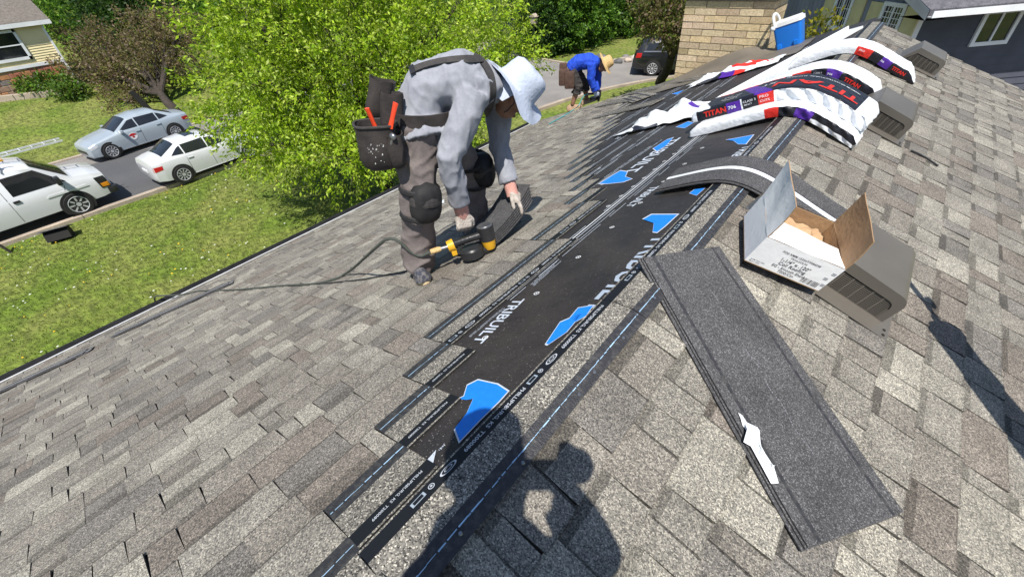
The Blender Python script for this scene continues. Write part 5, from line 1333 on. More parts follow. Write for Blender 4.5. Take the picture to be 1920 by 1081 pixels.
class Car:
    def __init__(s, name, label, cat, pos, heading, st, group=None, g=1.0):
        fr = Frame(Vector(pos), Vector((math.sin(heading), math.cos(heading), 0)), Vector((0, 0, 1)))   # x forward, y left
        s.f = lambda p: fr(Vector(p) * g)
        s.st = sorted(st); s.t = thing(name, label, cat, pos, group)
    def sec(s, x):
        st = s.st
        if x <= st[0][0]: return st[0][1:]
        for a, b in zip(st, st[1:]):
            if a[0] <= x <= b[0]:
                k = (x - a[0]) / (b[0] - a[0]); return tuple(a[i] + (b[i] - a[i]) * k for i in range(1, 6))
        return st[-1][1:]
    def half(s, x):
        zl, w_, zb, wt, zt = s.sec(x); h = zb - zl
        return [(w_ * .8, zl), (w_ * .97, zl + .06), (w_ * .995, zl + h * .35), (w_, zl + h * .62), (w_ * .985, zb - .05), (w_ * .955, zb), (wt + (w_ * .955 - wt) * .12, zb + (zt - zb) * .88), (wt * .9, zt - .005), (wt * .55, zt + .03), (0, zt + .042)]
    def side_y(s, x, z):
        P = s.half(x)
        for (a, za), (b, zb) in zip(P, P[1:]):
            if za <= z <= zb and zb > za: return a + (b - a) * (z - za) / (zb - za)
        return P[4][0]
    def body(s, mt, n=46):
        xs_ = sorted(set([q[0] for q in s.st] + [s.st[0][0] + (s.st[-1][0] - s.st[0][0]) * i / n for i in range(n + 1)]))
        R = []
        for x in xs_:
            P = s.half(x); ring = [s.f((x, y, z)) for y, z in P] + [s.f((x, -y, z)) for y, z in P[-2::-1]]; R.append(ring)
        mb = MB(); mb.rings(R); s.b = mb.build('body', mt, s.t, smooth=True, angle=38, weld=True); return s.b
    def patch(s, name, mt, poly, sides=(1, -1), off=.006, parent=None, th=0.012):
        for sd in sides:
            mb = MB()
            if len(poly) == 4:
                (xa, za), (xb, zb), (xc, zc), (xd, zd) = poly
                def fn(u, v, o):
                    x = (xa + (xb - xa) * u) * (1 - v) + (xd + (xc - xd) * u) * v; z = (za + (zb - za) * u) * (1 - v) + (zd + (zc - zd) * u) * v
                    return s.f((x, sd * (s.side_y(x, z) + o), z))
                mb.grid(lambda u, v: fn(u, v, off), 8, 8)
                for e in ((lambda q, o: fn(q, 0, o)), (lambda q, o: fn(q, 1, o)), (lambda q, o: fn(0, q, o)), (lambda q, o: fn(1, q, o))): mb.grid(lambda u, v: e(u, off - (th + off) * v), 8, 1)
                mb.build(name, mt, parent or s.t, smooth=True, angle=30, weld=True); continue
            P = [s.f((x, sd * (s.side_y(x, z) + off), z)) for x, z in poly]; Q = [s.f((x, sd * (s.side_y(x, z) - th), z)) for x, z in poly]
            if sd > 0: P, Q = P[::-1], Q[::-1]
            n = len(P); mb.mesh(P + Q, [tuple(range(n))] + [((i + 1) % n, i, n + i, n + (i + 1) % n) for i in range(n)]); mb.build(name, mt, parent or s.t)
    def top(s, name, mt, x0, x1, k=.86, off=.012, parent=None):
        def fn(u, v):
            x = x0 + (x1 - x0) * u; zl, w_, zb, wt, zt = s.sec(x); y = (2 * v - 1) * wt * k
            a = abs(y); P = s.half(x)[-3:]
            z = P[1][1] + (P[2][1] - P[1][1]) * (1 - a / P[1][0]) if a < P[1][0] else P[0][1] + (P[1][1] - P[0][1]) * (1 - (a - P[1][0]) / (P[0][0] - P[1][0] + 1e-6))
            return s.f((x, y, z + off))
        mb = MB(); mb.grid(fn, 8, 10); return mb.build(name, mt, parent or s.t, smooth=True)
    def wheel(s, x, r, wd=.22, rim='alloy', spokes=10):
        w_ = s.sec(x)[1]
        for sd in (1, -1):
            yo = w_ + .012
            mb = MB(); pts = [s.f((x + (r + .065) * math.cos(a), sd * (w_ + .003), max(.16, r + (r + .065) * math.sin(a)))) for a in [2 * math.pi * i / 28 for i in range(28)]]
            c = s.f((x, sd * (w_ + .003), r)); 
            for i in range(28): mb.face([c, pts[i], pts[(i + 1) % 28]] if sd < 0 else [c, pts[(i + 1) % 28], pts[i]])
            mb.build('wheel_arch', 'rubber', s.t)
            mb = MB(); R = []
            for rr, yy in ((r * .66, yo - .01), (r * .7, yo + .004), (r * .93, yo + .004), (r, yo - .02), (r, yo - wd + .02), (r * .9, yo - wd), (r * .3, yo - wd)):
                R.append([s.f((x + rr * math.cos(a), sd * yy, r + rr * math.sin(a))) for a in [2 * math.pi * i / 28 for i in range(28)]])
            mb.rings(R, cap=False); tyre = mb.build('wheel', 'rubber', s.t, smooth=True, angle=40)
            mb = MB()
            for i in range(spokes):
                a = 2 * math.pi * i / spokes; d = Vector((math.cos(a), 0, math.sin(a))); e = Vector((-math.sin(a), 0, math.cos(a)))
                q = lambda rr, ww, yy: s.f((x + d.x * rr + e.x * ww, sd * yy, r + d.z * rr + e.z * ww))
                kk = r * .68; ws = r * .075
                mb.mesh([q(.03, -ws * .6, yo - .012), q(.03, ws * .6, yo - .012), q(kk, ws, yo - .002), q(kk, -ws, yo - .002)], [(0, 1, 2, 3)])
            mb.tube([s.f((x + r * .67 * math.cos(a), sd * (yo - .004), r + r * .67 * math.sin(a))) for a in [2 * math.pi * i / 28 for i in range(29)]], r * .035, 6)
            mb.cyl(s.f((x, sd * (yo - .04), r)), s.f((x, sd * (yo - .002), r)), r * .17, n=12); mb.build('rim', rim, tyre)
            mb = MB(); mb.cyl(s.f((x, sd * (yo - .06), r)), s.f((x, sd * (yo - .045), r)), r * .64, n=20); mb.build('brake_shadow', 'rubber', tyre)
    def boxp(s, name, mt, lo, hi, b=.02, mirror=True):
        for sd in ((1, -1) if mirror else (1,)):
            mb = MB(); l = list(lo); h = list(hi)
            if sd < 0: l[1], h[1] = -hi[1], -lo[1]
            mb.cbox(l, h, b, T=s.f); mb.build(name, mt, s.t, smooth=True, angle=40)

SEDAN = [(2.57, .27, .68, .58, .6, .62), (2.46, .2, .86, .70, .74, .73), (2.1, .18, .93, .80, .80, .83), (1.3, .18, .955, .90, .82, .95), (1.02, .18, .96, .94, .80, 1.0), (.25, .18, .965, .98, .66, 1.42), (-.3, .18, .965, .99, .64, 1.49), (-1.0, .18, .965, 1.0, .63, 1.45), (-1.78, .2, .96, 1.02, .70, 1.12), (-2.1, .22, .95, 1.01, .76, 1.07), (-2.48, .28, .88, .98, .70, 1.02), (-2.58, .35, .74, .84, .6, .88)]
SEDAN = [(x if -1.4 < x < 1.5 else (1.5 + (x - 1.5) * .74 if x > 0 else -1.4 + (x + 1.4) * .78), zl, w_, zb, wt, zt) for x, zl, w_, zb, wt, zt in SEDAN]
def sedan(label, pos, heading, mt, k=1.0, g=1.0, sign=False, sun=False):
    st = [(x * k, zl, w_ * .97, zb, wt, zt) for x, zl, w_, zb, wt, zt in SEDAN]; c = Car('parked_car', label, 'car', pos, heading, st, 'cars parked along the street', g); c.body(mt)
    X = lambda x: x * k
    c.patch('side_window', 'glass_dark', [(X(.82), 1.02), (X(.02), 1.02), (X(.02), 1.36), (X(.25), 1.34)]); c.patch('side_window', 'glass_dark', [(X(-.03), 1.02), (X(-.92), 1.04), (X(-.92), 1.36), (X(-.03), 1.38)])
    c.patch('side_window', 'glass_dark', [(X(-.97), 1.05), (X(-1.42), 1.09), (X(-1.1), 1.29), (X(-.97), 1.34)])
    c.top('windscreen', 'glass_dark', X(.98), X(.28), .9); c.top('rear_window', 'glass_dark', X(-1.08), X(-1.72), .88)
    if sun: c.top('sunroof', 'glass_dark', X(-.1), X(-.5), .62)
    for xs_ in ((.03, -.01), (-.94, -.95)):
        c.patch('door_seam', 'rubber', [(X(xs_[0]), .32), (X(xs_[0]) - .012, .32), (X(xs_[1]) - .012, .97), (X(xs_[1]), .97)], off=.003)
    c.patch('door_handle', mt, [(X(.22) - .2, .83), (X(.22), .83), (X(.22), .86), (X(.22) - .2, .86)], off=.025); c.patch('door_handle', mt, [(X(-.72) - .2, .86), (X(-.72), .86), (X(-.72), .89), (X(-.72) - .2, .89)], off=.025)
    c.patch('headlight', 'lamp_clear', [(X(2.2), .56), (X(1.86), .66), (X(1.86), .75), (X(2.18), .66)], off=.008)
    c.patch('tail_light', 'lamp_red', [(X(-2.27), .7), (X(-1.95), .74), (X(-1.92), .88), (X(-2.26), .88)], off=.008)
    c.patch('sill', 'chrome' if sign else mt, [(X(1.0), .22), (X(-.95), .22), (X(-.95), .26), (X(1.0), .26)], off=.012)
    c.boxp('mirror', mt, (X(.72), .93, .95), (X(.85), 1.12, 1.08), .03)
    mb = MB(); mb.cbox((X(2.18), -.5, .38), (X(2.31), .5, .52), .02, T=c.f); mb.build('grille', 'plastic_black', c.t)
    mb = MB(); mb.cbox((X(-2.34), -.26, .6), (X(-2.3), .26, .72), .008, T=c.f); mb.build('number_plate', 'white_paint', c.t)
    c.wheel(X(1.50), .345); c.wheel(X(-1.37), .345)
    if sign:
        zc, xc = .68, X(.42)
        c.patch('door_sign', 'white_paint', [(xc + .17 * math.cos(a), zc + .15 * math.sin(a)) for a in [2 * math.pi * i / 18 for i in range(18)]], off=.009)
        c.patch('door_sign', 'lamp_red', [(xc + .16 * math.cos(a), zc + .035 + .1 * math.sin(a)) for a in [math.pi * i / 9 for i in range(10)]], off=.012)
        c.patch('door_sign', 'lamp_red', [(xc + .05 * math.cos(a), zc - .02 + .04 * math.sin(a)) for a in [2 * math.pi * i / 12 for i in range(12)]], off=.012)
    return c
def kerbside(contact, lx, ly, heading, g):
    """where the car's middle is, given where one of its wheels (local lx, ly) stands"""
    fw = Vector((math.sin(heading), math.cos(heading), 0)); lf = Vector((-fw.y, fw.x, 0)); p = at_z(*contact, .06); return p - fw * lx * g - lf * ly * g
hs = math.radians(172); sedan('silver sedan with a round red and white sign on its door', kerbside((220, 297), 1.5, .94, hs, .88), hs, 'paint_silver', 1.0, .88, sign=True)
hs = math.radians(-3); sedan('white sedan with red tail lights parked under the bright green tree', kerbside((354, 342), -1.37 * .95, -.94, hs, .88), hs, 'paint_white', .95, .88, sun=True)

VAN = [(2.86, .42, .84, .72, .8, .84), (2.8, .34, .95, .96, .88, 1.06), (2.5, .3, .99, 1.04, .9, 1.16), (2.05, .3, 1.0, 1.1, .9, 1.22), (1.3, .3, 1.0, 1.12, .83, 1.84), (.9, .3, 1.0, 1.12, .81, 1.94), (-2.6, .3, 1.0, 1.12, .81, 1.96), (-2.8, .34, .97, 1.12, .79, 1.9), (-2.86, .4, .9, 1.05, .72, 1.8)]
hs = math.radians(-2)
c = Car('work_van', 'white work van with ladders on its roof rack', 'van', kerbside((163, 402), 1.76, -1.0, hs, .95), hs, VAN, None, .95); c.body('paint_white')
c.patch('side_window', 'glass_dark', [(1.86, 1.16), (.55, 1.16), (.55, 1.7), (1.34, 1.7)]); c.patch('side_window', 'glass_dark', [(.25, 1.16), (-.85, 1.16), (-.85, 1.72), (.25, 1.72)]); c.patch('side_window', 'glass_dark', [(-1.05, 1.16), (-2.5, 1.16), (-2.5, 1.72), (-1.05, 1.72)])
c.top('windscreen', 'glass_dark', 2.0, 1.33, .93)
for x in (.38, -.95): c.patch('door_seam', 'rubber', [(x, .4), (x - .012, .4), (x - .012, 1.68), (x, 1.68)], off=.003)
c.patch('door_seam', 'rubber', [(1.5, .5), (1.488, .5), (1.75, 1.06), (1.762, 1.06)], off=.003)
c.patch('door_handle', 'rubber', [(.46, .98), (.62, .98), (.62, 1.04), (.46, 1.04)], off=.03); c.patch('door_handle', 'rubber', [(-.9, .98), (-.74, .98), (-.74, 1.04), (-.9, 1.04)], off=.03)
c.patch('headlight', 'plastic_black', [(2.84, .6), (2.56, .62), (2.5, 1.0), (2.78, .98)], off=.012); c.patch('turn_signal', 'lamp_amber', [(2.82, .64), (2.6, .66), (2.58, .78), (2.8, .78)], off=.018); c.patch('wheel_trim', 'paint_white', [(2.3, .84), (1.2, .84), (1.25, .9), (2.25, .9)], off=.02)
mb = MB(); mb.cbox((2.68, -.98, .38), (2.95, .98, .6), .04, T=c.f); mb.build('bumper', 'plastic_black', c.t, smooth=True); mb = MB(); mb.cbox((2.72, -.6, .6), (2.87, .6, .82), .02, T=c.f); mb.build('grille', 'plastic_black', c.t)
c.boxp('mirror', 'plastic_black', (1.62, .98, 1.14), (1.75, 1.24, 1.4), .03)
c.wheel(1.76, .385, .26, 'alloy', 8); c.wheel(-1.67, .385, .26, 'alloy', 8)
mb = MB()
for x in (.7, -.6, -2.0):
    mb.tube([c.f((x, -.85, 1.86)), c.f((x, -.82, 2.1)), c.f((x, .82, 2.1)), c.f((x, .85, 1.86))], .022, 8)
for y in (-.82, .82): mb.tube([c.f((.75, y, 2.1)), c.f((-2.2, y, 2.1))], .02, 8)
mb.build('roof_rack', 'white_paint', c.t)
def ladder(label, mt, y0, y1, x0, x1, z):
    t = thing('ladder', label, 'ladder', c.f(((x0 + x1) / 2, (y0 + y1) / 2, z)))
    for y in (y0, y1):
        mb = MB(); mb.box((x0, y - .012, z), (x1, y + .012, z + .05), T=c.f); mb.build('rail', mt, t)
    n = int((x1 - x0) / .3)
    for i in range(n):
        mb = MB(); x = x0 + .15 + i * .3; mb.tube([c.f((x, y0, z + .03)), c.f((x, y1, z + .03))], .014, 6); mb.build('rung', mt, t)
ladder('long aluminium ladder on the van rack sticking out beyond its windscreen', 'aluminium', -.32, .1, -2.6, 2.5, 2.13)
ladder('orange fibreglass ladder lying on the van rack', 'fibreglass', -.8, -.42, -2.5, .95, 2.13)

SUV = [(2.4, .35, .72, .72, .65, .8), (2.28, .26, .88, .88, .78, .93), (1.9, .24, .93, .98, .82, 1.04), (1.15, .24, .95, 1.05, .82, 1.1), (.4, .24, .955, 1.08, .68, 1.6), (-.2, .24, .955, 1.1, .68, 1.68), (-1.6, .24, .955, 1.12, .68, 1.66), (-2.0, .26, .95, 1.12, .70, 1.55), (-2.26, .28, .93, 1.12, .76, 1.2), (-2.38, .34, .85, .9, .7, .98)]
wp = at_z(1221, 143, .05); hd = math.radians(66); fw = Vector((math.sin(hd), math.cos(hd), 0)); lf = Vector((-fw.y, fw.x, 0))
c = Car('parked_car', 'black SUV parked behind the brown leaved tree', 'car', wp + fw * 1.4 + lf * .95, hd, SUV, 'cars parked along the street'); c.body('paint_black')
c.patch('side_window', 'glass_dark', [(1.0, 1.14), (.1, 1.14), (.1, 1.5), (.42, 1.5)]); c.patch('side_window', 'glass_dark', [(.02, 1.14), (-.95, 1.16), (-.95, 1.54), (.02, 1.55)]); c.patch('side_window', 'glass_dark', [(-1.03, 1.17), (-1.8, 1.2), (-1.7, 1.48), (-1.03, 1.53)])
c.top('windscreen', 'glass_dark', 1.1, .45, .9); c.top('rear_window', 'glass_dark', -2.02, -2.24, .88)
c.patch('tail_light', 'lamp_red', [(-2.3, .86), (-2.02, .88), (-1.98, 1.08), (-2.24, 1.08)], off=.01); c.patch('trim', 'chrome', [(1.0, 1.095), (-1.9, 1.135), (-1.9, 1.16), (1.0, 1.12)], off=.008)
c.patch('headlight', 'lamp_clear', [(2.26, .72), (1.9, .8), (1.9, .9), (2.2, .88)], off=.008); c.boxp('mirror', 'paint_black', (.78, .93, 1.08), (.92, 1.13, 1.24), .03)
mb = MB(); mb.cbox((-2.44, -.85, .42), (-2.3, .85, .62), .03, T=c.f); mb.build('bumper', 'plastic_black', c.t)
mb = MB(); mb.cbox((-2.4, -.25, .72), (-2.36, .25, .84), .008, T=c.f); mb.build('number_plate', 'white_paint', c.t)
c.wheel(1.45, .365); c.wheel(-1.4, .365)
# ------------------------------------------------------------------ trees, shrubs, lawn growth
def at_depth(px, py, dpt): return CAM_P + pix(px, py) * dpt
def leaf_obj(name, C, D, size, cols, seed, parent, mt='leaf', up=.5, aspect=.5, kind=None, per=0):
    """C leaf positions, D outward directions (numpy, N x 3): one folded four-corner leaf each"""
    rg = np.random.default_rng(seed); N = len(C)
    d = D + rg.normal(0, .8, (N, 3)); d[:, 2] -= .15; d /= np.linalg.norm(d, axis=1, keepdims=True)
    n = rg.normal(0, .7, (N, 3)); n[:, 2] += up; n -= d * (n * d).sum(1, keepdims=True); n /= np.linalg.norm(n, axis=1, keepdims=True)
    s = np.cross(d, n); L = size * rg.uniform(.45, 1.35, (N, 1)); W = L * aspect * .5
    P = np.empty((N, 4, 3)); P[:, 0] = C; P[:, 1] = C + d * L * .45 + s * W + n * L * .06; P[:, 2] = C + d * L - n * L * .1; P[:, 3] = C + d * L * .45 - s * W + n * L * .06
    me = bpy.data.meshes.new(name); me.vertices.add(N * 4); me.vertices.foreach_set('co', P.ravel().astype(np.float32))
    me.loops.add(N * 4); me.loops.foreach_set('vertex_index', np.arange(N * 4, dtype=np.int32))
    me.polygons.add(N); me.polygons.foreach_set('loop_start', np.arange(0, N * 4, 4, dtype=np.int32))
    try: me.polygons.foreach_set('loop_total', np.full(N, 4, dtype=np.int32))
    except Exception: pass
    me.update(calc_edges=True)
    cols = np.array(cols, dtype=np.float32); idx = rg.integers(0, len(cols), N); c = np.ones((N, 4), dtype=np.float32); c[:, :3] = cols[idx] * rg.uniform(.75, 1.2, (N, 1))
    if per: c[:, :3] *= np.repeat(rg.uniform(.75, 1.35, N // per + 1), per)[:N, None]      # random lighter and darker sprays, light and shade painted in for depth
    ca = me.color_attributes.new('col', 'FLOAT_COLOR', 'CORNER'); ca.data.foreach_set('color', np.repeat(c, 4, axis=0).ravel())
    me.materials.append(M(mt)); o = link(name, me, parent)
    if kind: o['kind'] = kind
    return o
def clumps(blobs, per, sig, nclump, seed, shell=.5, flat=1.0):
    """clump centres spread through ellipsoids, leaves spread along short twigs"""
    rg = np.random.default_rng(seed); vol = np.array([b[3] * b[4] * b[5] for b in blobs]) ** .75; pr_ = vol / vol.sum(); cc, dd = [], []
    for k in range(nclump):
        b = blobs[rg.choice(len(blobs), p=pr_)]; v = rg.normal(0, 1, 3); v /= np.linalg.norm(v); r = rg.uniform(shell ** 2, 1.12) ** .5
        w_ = 1 + .22 * mnoise.noise(Vector(v * 2.1) + Vector((seed, b[0], 0)))
        cc.append([b[0] + v[0] * b[3] * r * w_, b[1] + v[1] * b[4] * r * w_, b[2] + v[2] * b[5] * r * w_]); dd.append(v)
    cc, dd = np.array(cc), np.array(dd)
    tw = dd + rg.normal(0, .5, dd.shape); tw[:, 2] *= flat; tw /= np.linalg.norm(tw, axis=1, keepdims=True)
    t = rg.uniform(-1, 1, (nclump, per, 1)); C = cc[:, None, :] + tw[:, None, :] * t * sig * 1.8 + rg.normal(0, sig * .45, (nclump, per, 3))
    D = np.repeat(dd[:, None, :], per, axis=1)
    return C.reshape(-1, 3), D.reshape(-1, 3), cc
def tree(name, label, base, trunk_r, blobs, nclump, per, sig, size, cols, seed, group=None, shell=.45, fork=.35, cat='tree', aspect=.5, lean=None, twigs=60):
    base = Vector(base); t = thing(name, label, cat, base, group); rg = random.Random(seed)
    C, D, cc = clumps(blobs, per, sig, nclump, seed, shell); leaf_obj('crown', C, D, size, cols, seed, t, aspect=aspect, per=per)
    top = sum((Vector(b[:3]) for b in blobs), Vector()) / len(blobs); fk = lp(base, top, fork) if lean is None else Vector(lean)
    mb = MB(); mb.tube([base - Vector((0, 0, .1)), base + Vector((0, 0, .15)), lp(base, fk, .5) + Vector((.08, -.05, 0)), fk], [trunk_r * 1.5, trunk_r * 1.1, trunk_r, trunk_r * .85], 12)
    trunk = mb.build('trunk', 'bark', t, smooth=True, angle=70)
    mb = MB()
    for b in blobs:
        e = Vector(b[:3]); mid = lp(fk, e, .5) + Vector((rg.uniform(-.3, .3), rg.uniform(-.3, .3), .3)); mb.tube([fk, mid, e, e + (e - mid) * .5], [trunk_r * .6, trunk_r * .4, trunk_r * .22, trunk_r * .08], 7)
    for i in range(min(twigs, len(cc))):
        e = Vector(cc[i]); b = min(blobs, key=lambda b: (Vector(b[:3]) - e).length); s_ = lp(fk, Vector(b[:3]), rg.uniform(.3, 1.0)); mb.tube([s_, lp(s_, e, .5) + Vector((0, 0, rg.uniform(-.1, .25))), e], [trunk_r * .14, trunk_r * .09, trunk_r * .03], 5)
    mb.build('limbs', 'bark', t, smooth=True); return t
LIME = [(.33, .47, .02), (.28, .43, .02), (.4, .52, .04), (.2, .34, .018), (.46, .55, .11)]
DARKG = [(.03, .075, .012), (.045, .1, .016), (.06, .125, .02), (.02, .05, .01)]
MIDG = [(.085, .19, .02), (.12, .25, .028), (.06, .14, .018), (.17, .3, .035)]
PLUM = [(.17, .13, .06), (.22, .16, .09), (.12, .1, .04), (.2, .19, .05), (.27, .19, .14), (.16, .18, .045)]
SPRUCE = [(.05, .085, .07), (.08, .11, .1), (.035, .06, .05)]
OLIVE = [(.1, .14, .02), (.14, .18, .03), (.07, .1, .015)]

# the big bright tree beyond the eave
gb = (-10.6, 6.9, 0)
BL = [(-10.4, 6.6, 4.0, 3.0, 3.0, 2.7), (-11.6, 4.9, 3.6, 1.9, 1.7, 1.6), (-9.2, 8.6, 4.3, 2.2, 2.2, 2.0), (-10.8, 7.4, 6.2, 2.6, 2.4, 1.8), (-12.2, 6.6, 3.2, 1.8, 1.8, 1.4), (-8.6, 7.0, 3.3, 1.7, 1.7, 1.5), (-12.0, 5.2, 5.4, 1.6, 1.6, 1.4), (-8.4, 9.6, 3.4, 1.5, 1.5, 1.3), (-9.4, 5.4, 2.2, 1.5, 1.4, 1.1), (-11.2, 4.6, 2.3, 1.4, 1.3, 1.0), (-8.4, 7.4, 2.2, 1.3, 1.4, 1.0), (-12.9, 4.3, 2.7, 1.0, 1.0, .7), (-13.2, 5.4, 2.3, .9, .9, .6)]
tree('lime_green_tree', 'large bright lime green leafy tree growing beyond the eave', gb, .19, BL, 3500, 36, .15, .1, LIME, 21, shell=.3, fork=.36, aspect=.42, twigs=160)
# plum leaved tree on the lawn across the street
cb = at_z(327, 207, .25)
pb = [at_depth(*q) for q in ((255, 120, 24.5), (190, 90, 25.5), (310, 100, 23.5), (215, 150, 24.0), (280, 60, 25.5), (340, 60, 24.5), (160, 130, 25.0), (240, 190, 23.0))]
tree('plum_tree', 'spreading bronze and plum leaved tree on the lawn across the street', cb, .2, [(p.x, p.y, p.z, r_, r_, r_ * .8) for p, r_ in zip(pb, (2.2, 1.8, 1.7, 1.6, 1.7, 1.5, 1.3, 1.1))], 900, 26, .2, .15, PLUM, 5, shell=.4, fork=.3, twigs=120)
# dark tall trees behind the yellow house and further along
i = 0
for x, y, dpt, r_, lab, cols in ((150, 10, 38, 5.0, 'tall mid green tree rising right behind the yellow house', MIDG), (250, 20, 34, 3.6, 'dark green tree directly behind the plum leaved tree', DARKG), (330, -10, 40, 5.5, 'tall dark tree standing deepest behind the plum leaved tree', DARKG), (430, 10, 36, 4.5, 'green leafy tree between the plum tree and the lime green tree', MIDG),
        (60, -60, 44, 6.0, 'green tree towering over the roof of the yellow house', MIDG), (560, -30, 38, 6.0, 'dark tree hidden behind the crown of the lime green tree', DARKG), (720, -40, 42, 6.5, 'broad dark tree behind the lime green tree', DARKG), (860, -10, 40, 5.0, 'mid green tree behind the hat of the man in grey', MIDG)):
    p = at_depth(x, y, dpt); bz = gz(p.x, p.y); bl = [(p.x, p.y, p.z, r_, r_, r_ * .9), (p.x + r_ * .5, p.y - r_ * .5, p.z - r_ * .45, r_ * .7, r_ * .7, r_ * .6), (p.x - r_ * .4, p.y + r_ * .5, p.z - r_ * .6, r_ * .7, r_ * .7, r_ * .6)]
    tree('background_tree', lab, (p.x, p.y, bz), .3, bl, 700, 24, .42, .3, cols, 40 + i, 'trees in the background', shell=.3, twigs=30); i += 1
# spruce and tall hedge shrubs beyond the side street
def conifer(label, base, h, r, cols, seed, n=420):
    t = thing('spruce_tree', label, 'tree', base); rg = np.random.default_rng(seed); base = Vector(base); C, D = [], []
    for k in range(n):
        u = rg.uniform(0, 1) ** .8; z = h * (.05 + .95 * u); rr = r * (1 - u) * (.8 + .3 * rg.random()) + .1; a = rg.uniform(0, 6.283); dr = np.array([math.cos(a), math.sin(a), -.25])
        q = rg.uniform(.25, 1, (26, 1)); C.append(np.array(base) + np.array([0, 0, z]) + dr * q * rr + rg.normal(0, .07, (26, 3))); D.append(np.repeat(dr[None], 26, 0))
    leaf_obj('crown', np.concatenate(C), np.concatenate(D), .2, cols, seed, t, aspect=.22); mb = MB(); mb.tube([base, base + Vector((0, 0, h * .95))], [.16, .02], 8); mb.build('trunk', 'bark', t)
p = at_z(975, 92, .3); conifer('blue grey spruce beside the hedge across the side street', (p.x, p.y, gz(p.x, p.y)), 7.5, 2.2, SPRUCE, 70)
j = 0
for x, y, r_, h, lab, cols in ((1012, 98, 1.7, 3.0, 'low round dark shrub at the corner of the hedge', DARKG), (1040, 92, 2.0, 6.5, 'tall bright green shrub with the bird house before it', MIDG), (1072, 88, 2.0, 6.0, 'tall bushy green shrub in the middle of the hedge', MIDG), (1100, 78, 1.9, 5.6, 'tall green shrub at the lawn end of the hedge', MIDG), (1140, 64, 2.0, 6.5, 'dark leafy maple behind the lawn across the side street', DARKG), (1172, 62, 1.8, 5.0, 'light green young maple before the brown house', MIDG), (1000, 60, 2.2, 7.0, 'dark green tree standing behind the spruce', DARKG)):
    p = at_z(x, y, .2); bl = [(p.x, p.y, h * .3, r_, r_, h * .32), (p.x + .4, p.y + .3, h * .62, r_ * .85, r_ * .85, h * .3), (p.x - .3, p.y, h * .85, r_ * .6, r_ * .6, h * .2)]
    tree('garden_shrub', lab, (p.x, p.y, gz(p.x, p.y)), .1, bl, 420, 26, .2, .2, cols, 80 + j, 'shrubs across the side street', shell=.45, cat='shrub', twigs=20); j += 1
p = at_z(1040, 96, .2); t = thing('bird_house', 'small pale bird house on a pole before the hedge', 'bird house', (p.x, p.y, 0)); q = at_depth(1001, 38, (p - CAM_P).dot(CAM_F) - 2.2)
mb = MB(); mb.cyl((q.x, q.y, 0), (q.x, q.y, q.z - .15), .03); mb.build('pole', 'bark', t); mb = MB(); mb.cbox((q.x - .17, q.y - .15, q.z - .2), (q.x + .17, q.y + .15, q.z + .18), .01); mb.build('box', 'concrete', t)
mb = MB(); mb.mesh([(q.x - .24, q.y - .2, q.z + .18), (q.x + .24, q.y - .2, q.z + .18), (q.x + .24, q.y + .2, q.z + .18), (q.x - .24, q.y + .2, q.z + .18), (q.x, q.y - .2, q.z + .34), (q.x, q.y + .2, q.z + .34)], [(0, 1, 4), (2, 3, 5), (1, 2, 5, 4), (3, 0, 4, 5), (3, 2, 1, 0)]); mb.build('roof', 'concrete', t)
# brown leaved tree next to the SUV
p = at_z(1238, 156, .05); bb = [at_depth(*q) for q in ((1240, 45, 15.8), (1262, 10, 16.2), (1225, 15, 16.0), (1275, 60, 16.0), (1300, 10, 16.5), (1455, -5, 16.5))]
tree('bronze_tree', 'dark trunked tree with drooping bronze leaves in front of the SUV', p, .2, [(q.x, q.y, q.z, r_, r_, r_ * .8) for q, r_ in zip(bb, (.8, 1.0, .75, .6, .9, .8))], 480, 26, .16, .14, PLUM + OLIVE, 9, shell=.2, fork=.45, twigs=70)
# rocks and bed by the driveway
rk = random.Random(6)
for ri, (x, y, r_, c_) in enumerate(((1192, 112, .38, (.62, .57, .5)), (1178, 116, .25, (.5, .42, .34)), (1160, 118, .3, (.12, .12, .12)), (1128, 112, .34, (.14, .14, .15)), (1172, 108, .24, (.18, .17, .17)), (1205, 106, .28, (.55, .5, .45)))):
    p = at_z(x, y, .05); mb = MB(); mb.ball((p.x, p.y, r_ * .35), (r_, r_ * .8, r_ * .65), 9, c_); mb.v = [tuple(Vector(v) + Vector((mnoise.noise(Vector(v) * 2.3), mnoise.noise(Vector(v) * 2.3 + Vector((5, 0, 0))), mnoise.noise(Vector(v) * 2.3 + Vector((0, 7, 0))))) * r_ * .35) for v in mb.v]
    tag(mb.build('garden_rock', 'stone', None, smooth=True, angle=30), ('large cream white garden rock beside the black SUV', 'tan garden rock between the white and the dark rocks', 'black flat garden rock at the lawn edge before the pale rocks', 'large dark grey rock at the lawn corner above the blue shirt', 'small dark grey rock just behind the tan rock', 'pale rock tucked behind the rear of the SUV')[ri], 'rock', 'rocks by the side street')
# yellow-green shrub right of the cooler
p = at_depth(1525, 66, 9.0); tree('garden_shrub', 'yellow green shrub between the cooler and the grey house', (p.x, p.y, 0), .08, [(p.x, p.y, p.z - .5, .5, .5, .9), (p.x - .2, p.y + .4, p.z - 1.6, .8, .8, 1.2)], 130, 24, .14, .11, [(.25, .24, .02), (.3, .27, .02), (.12, .15, .02)], 91, cat='shrub', twigs=10)
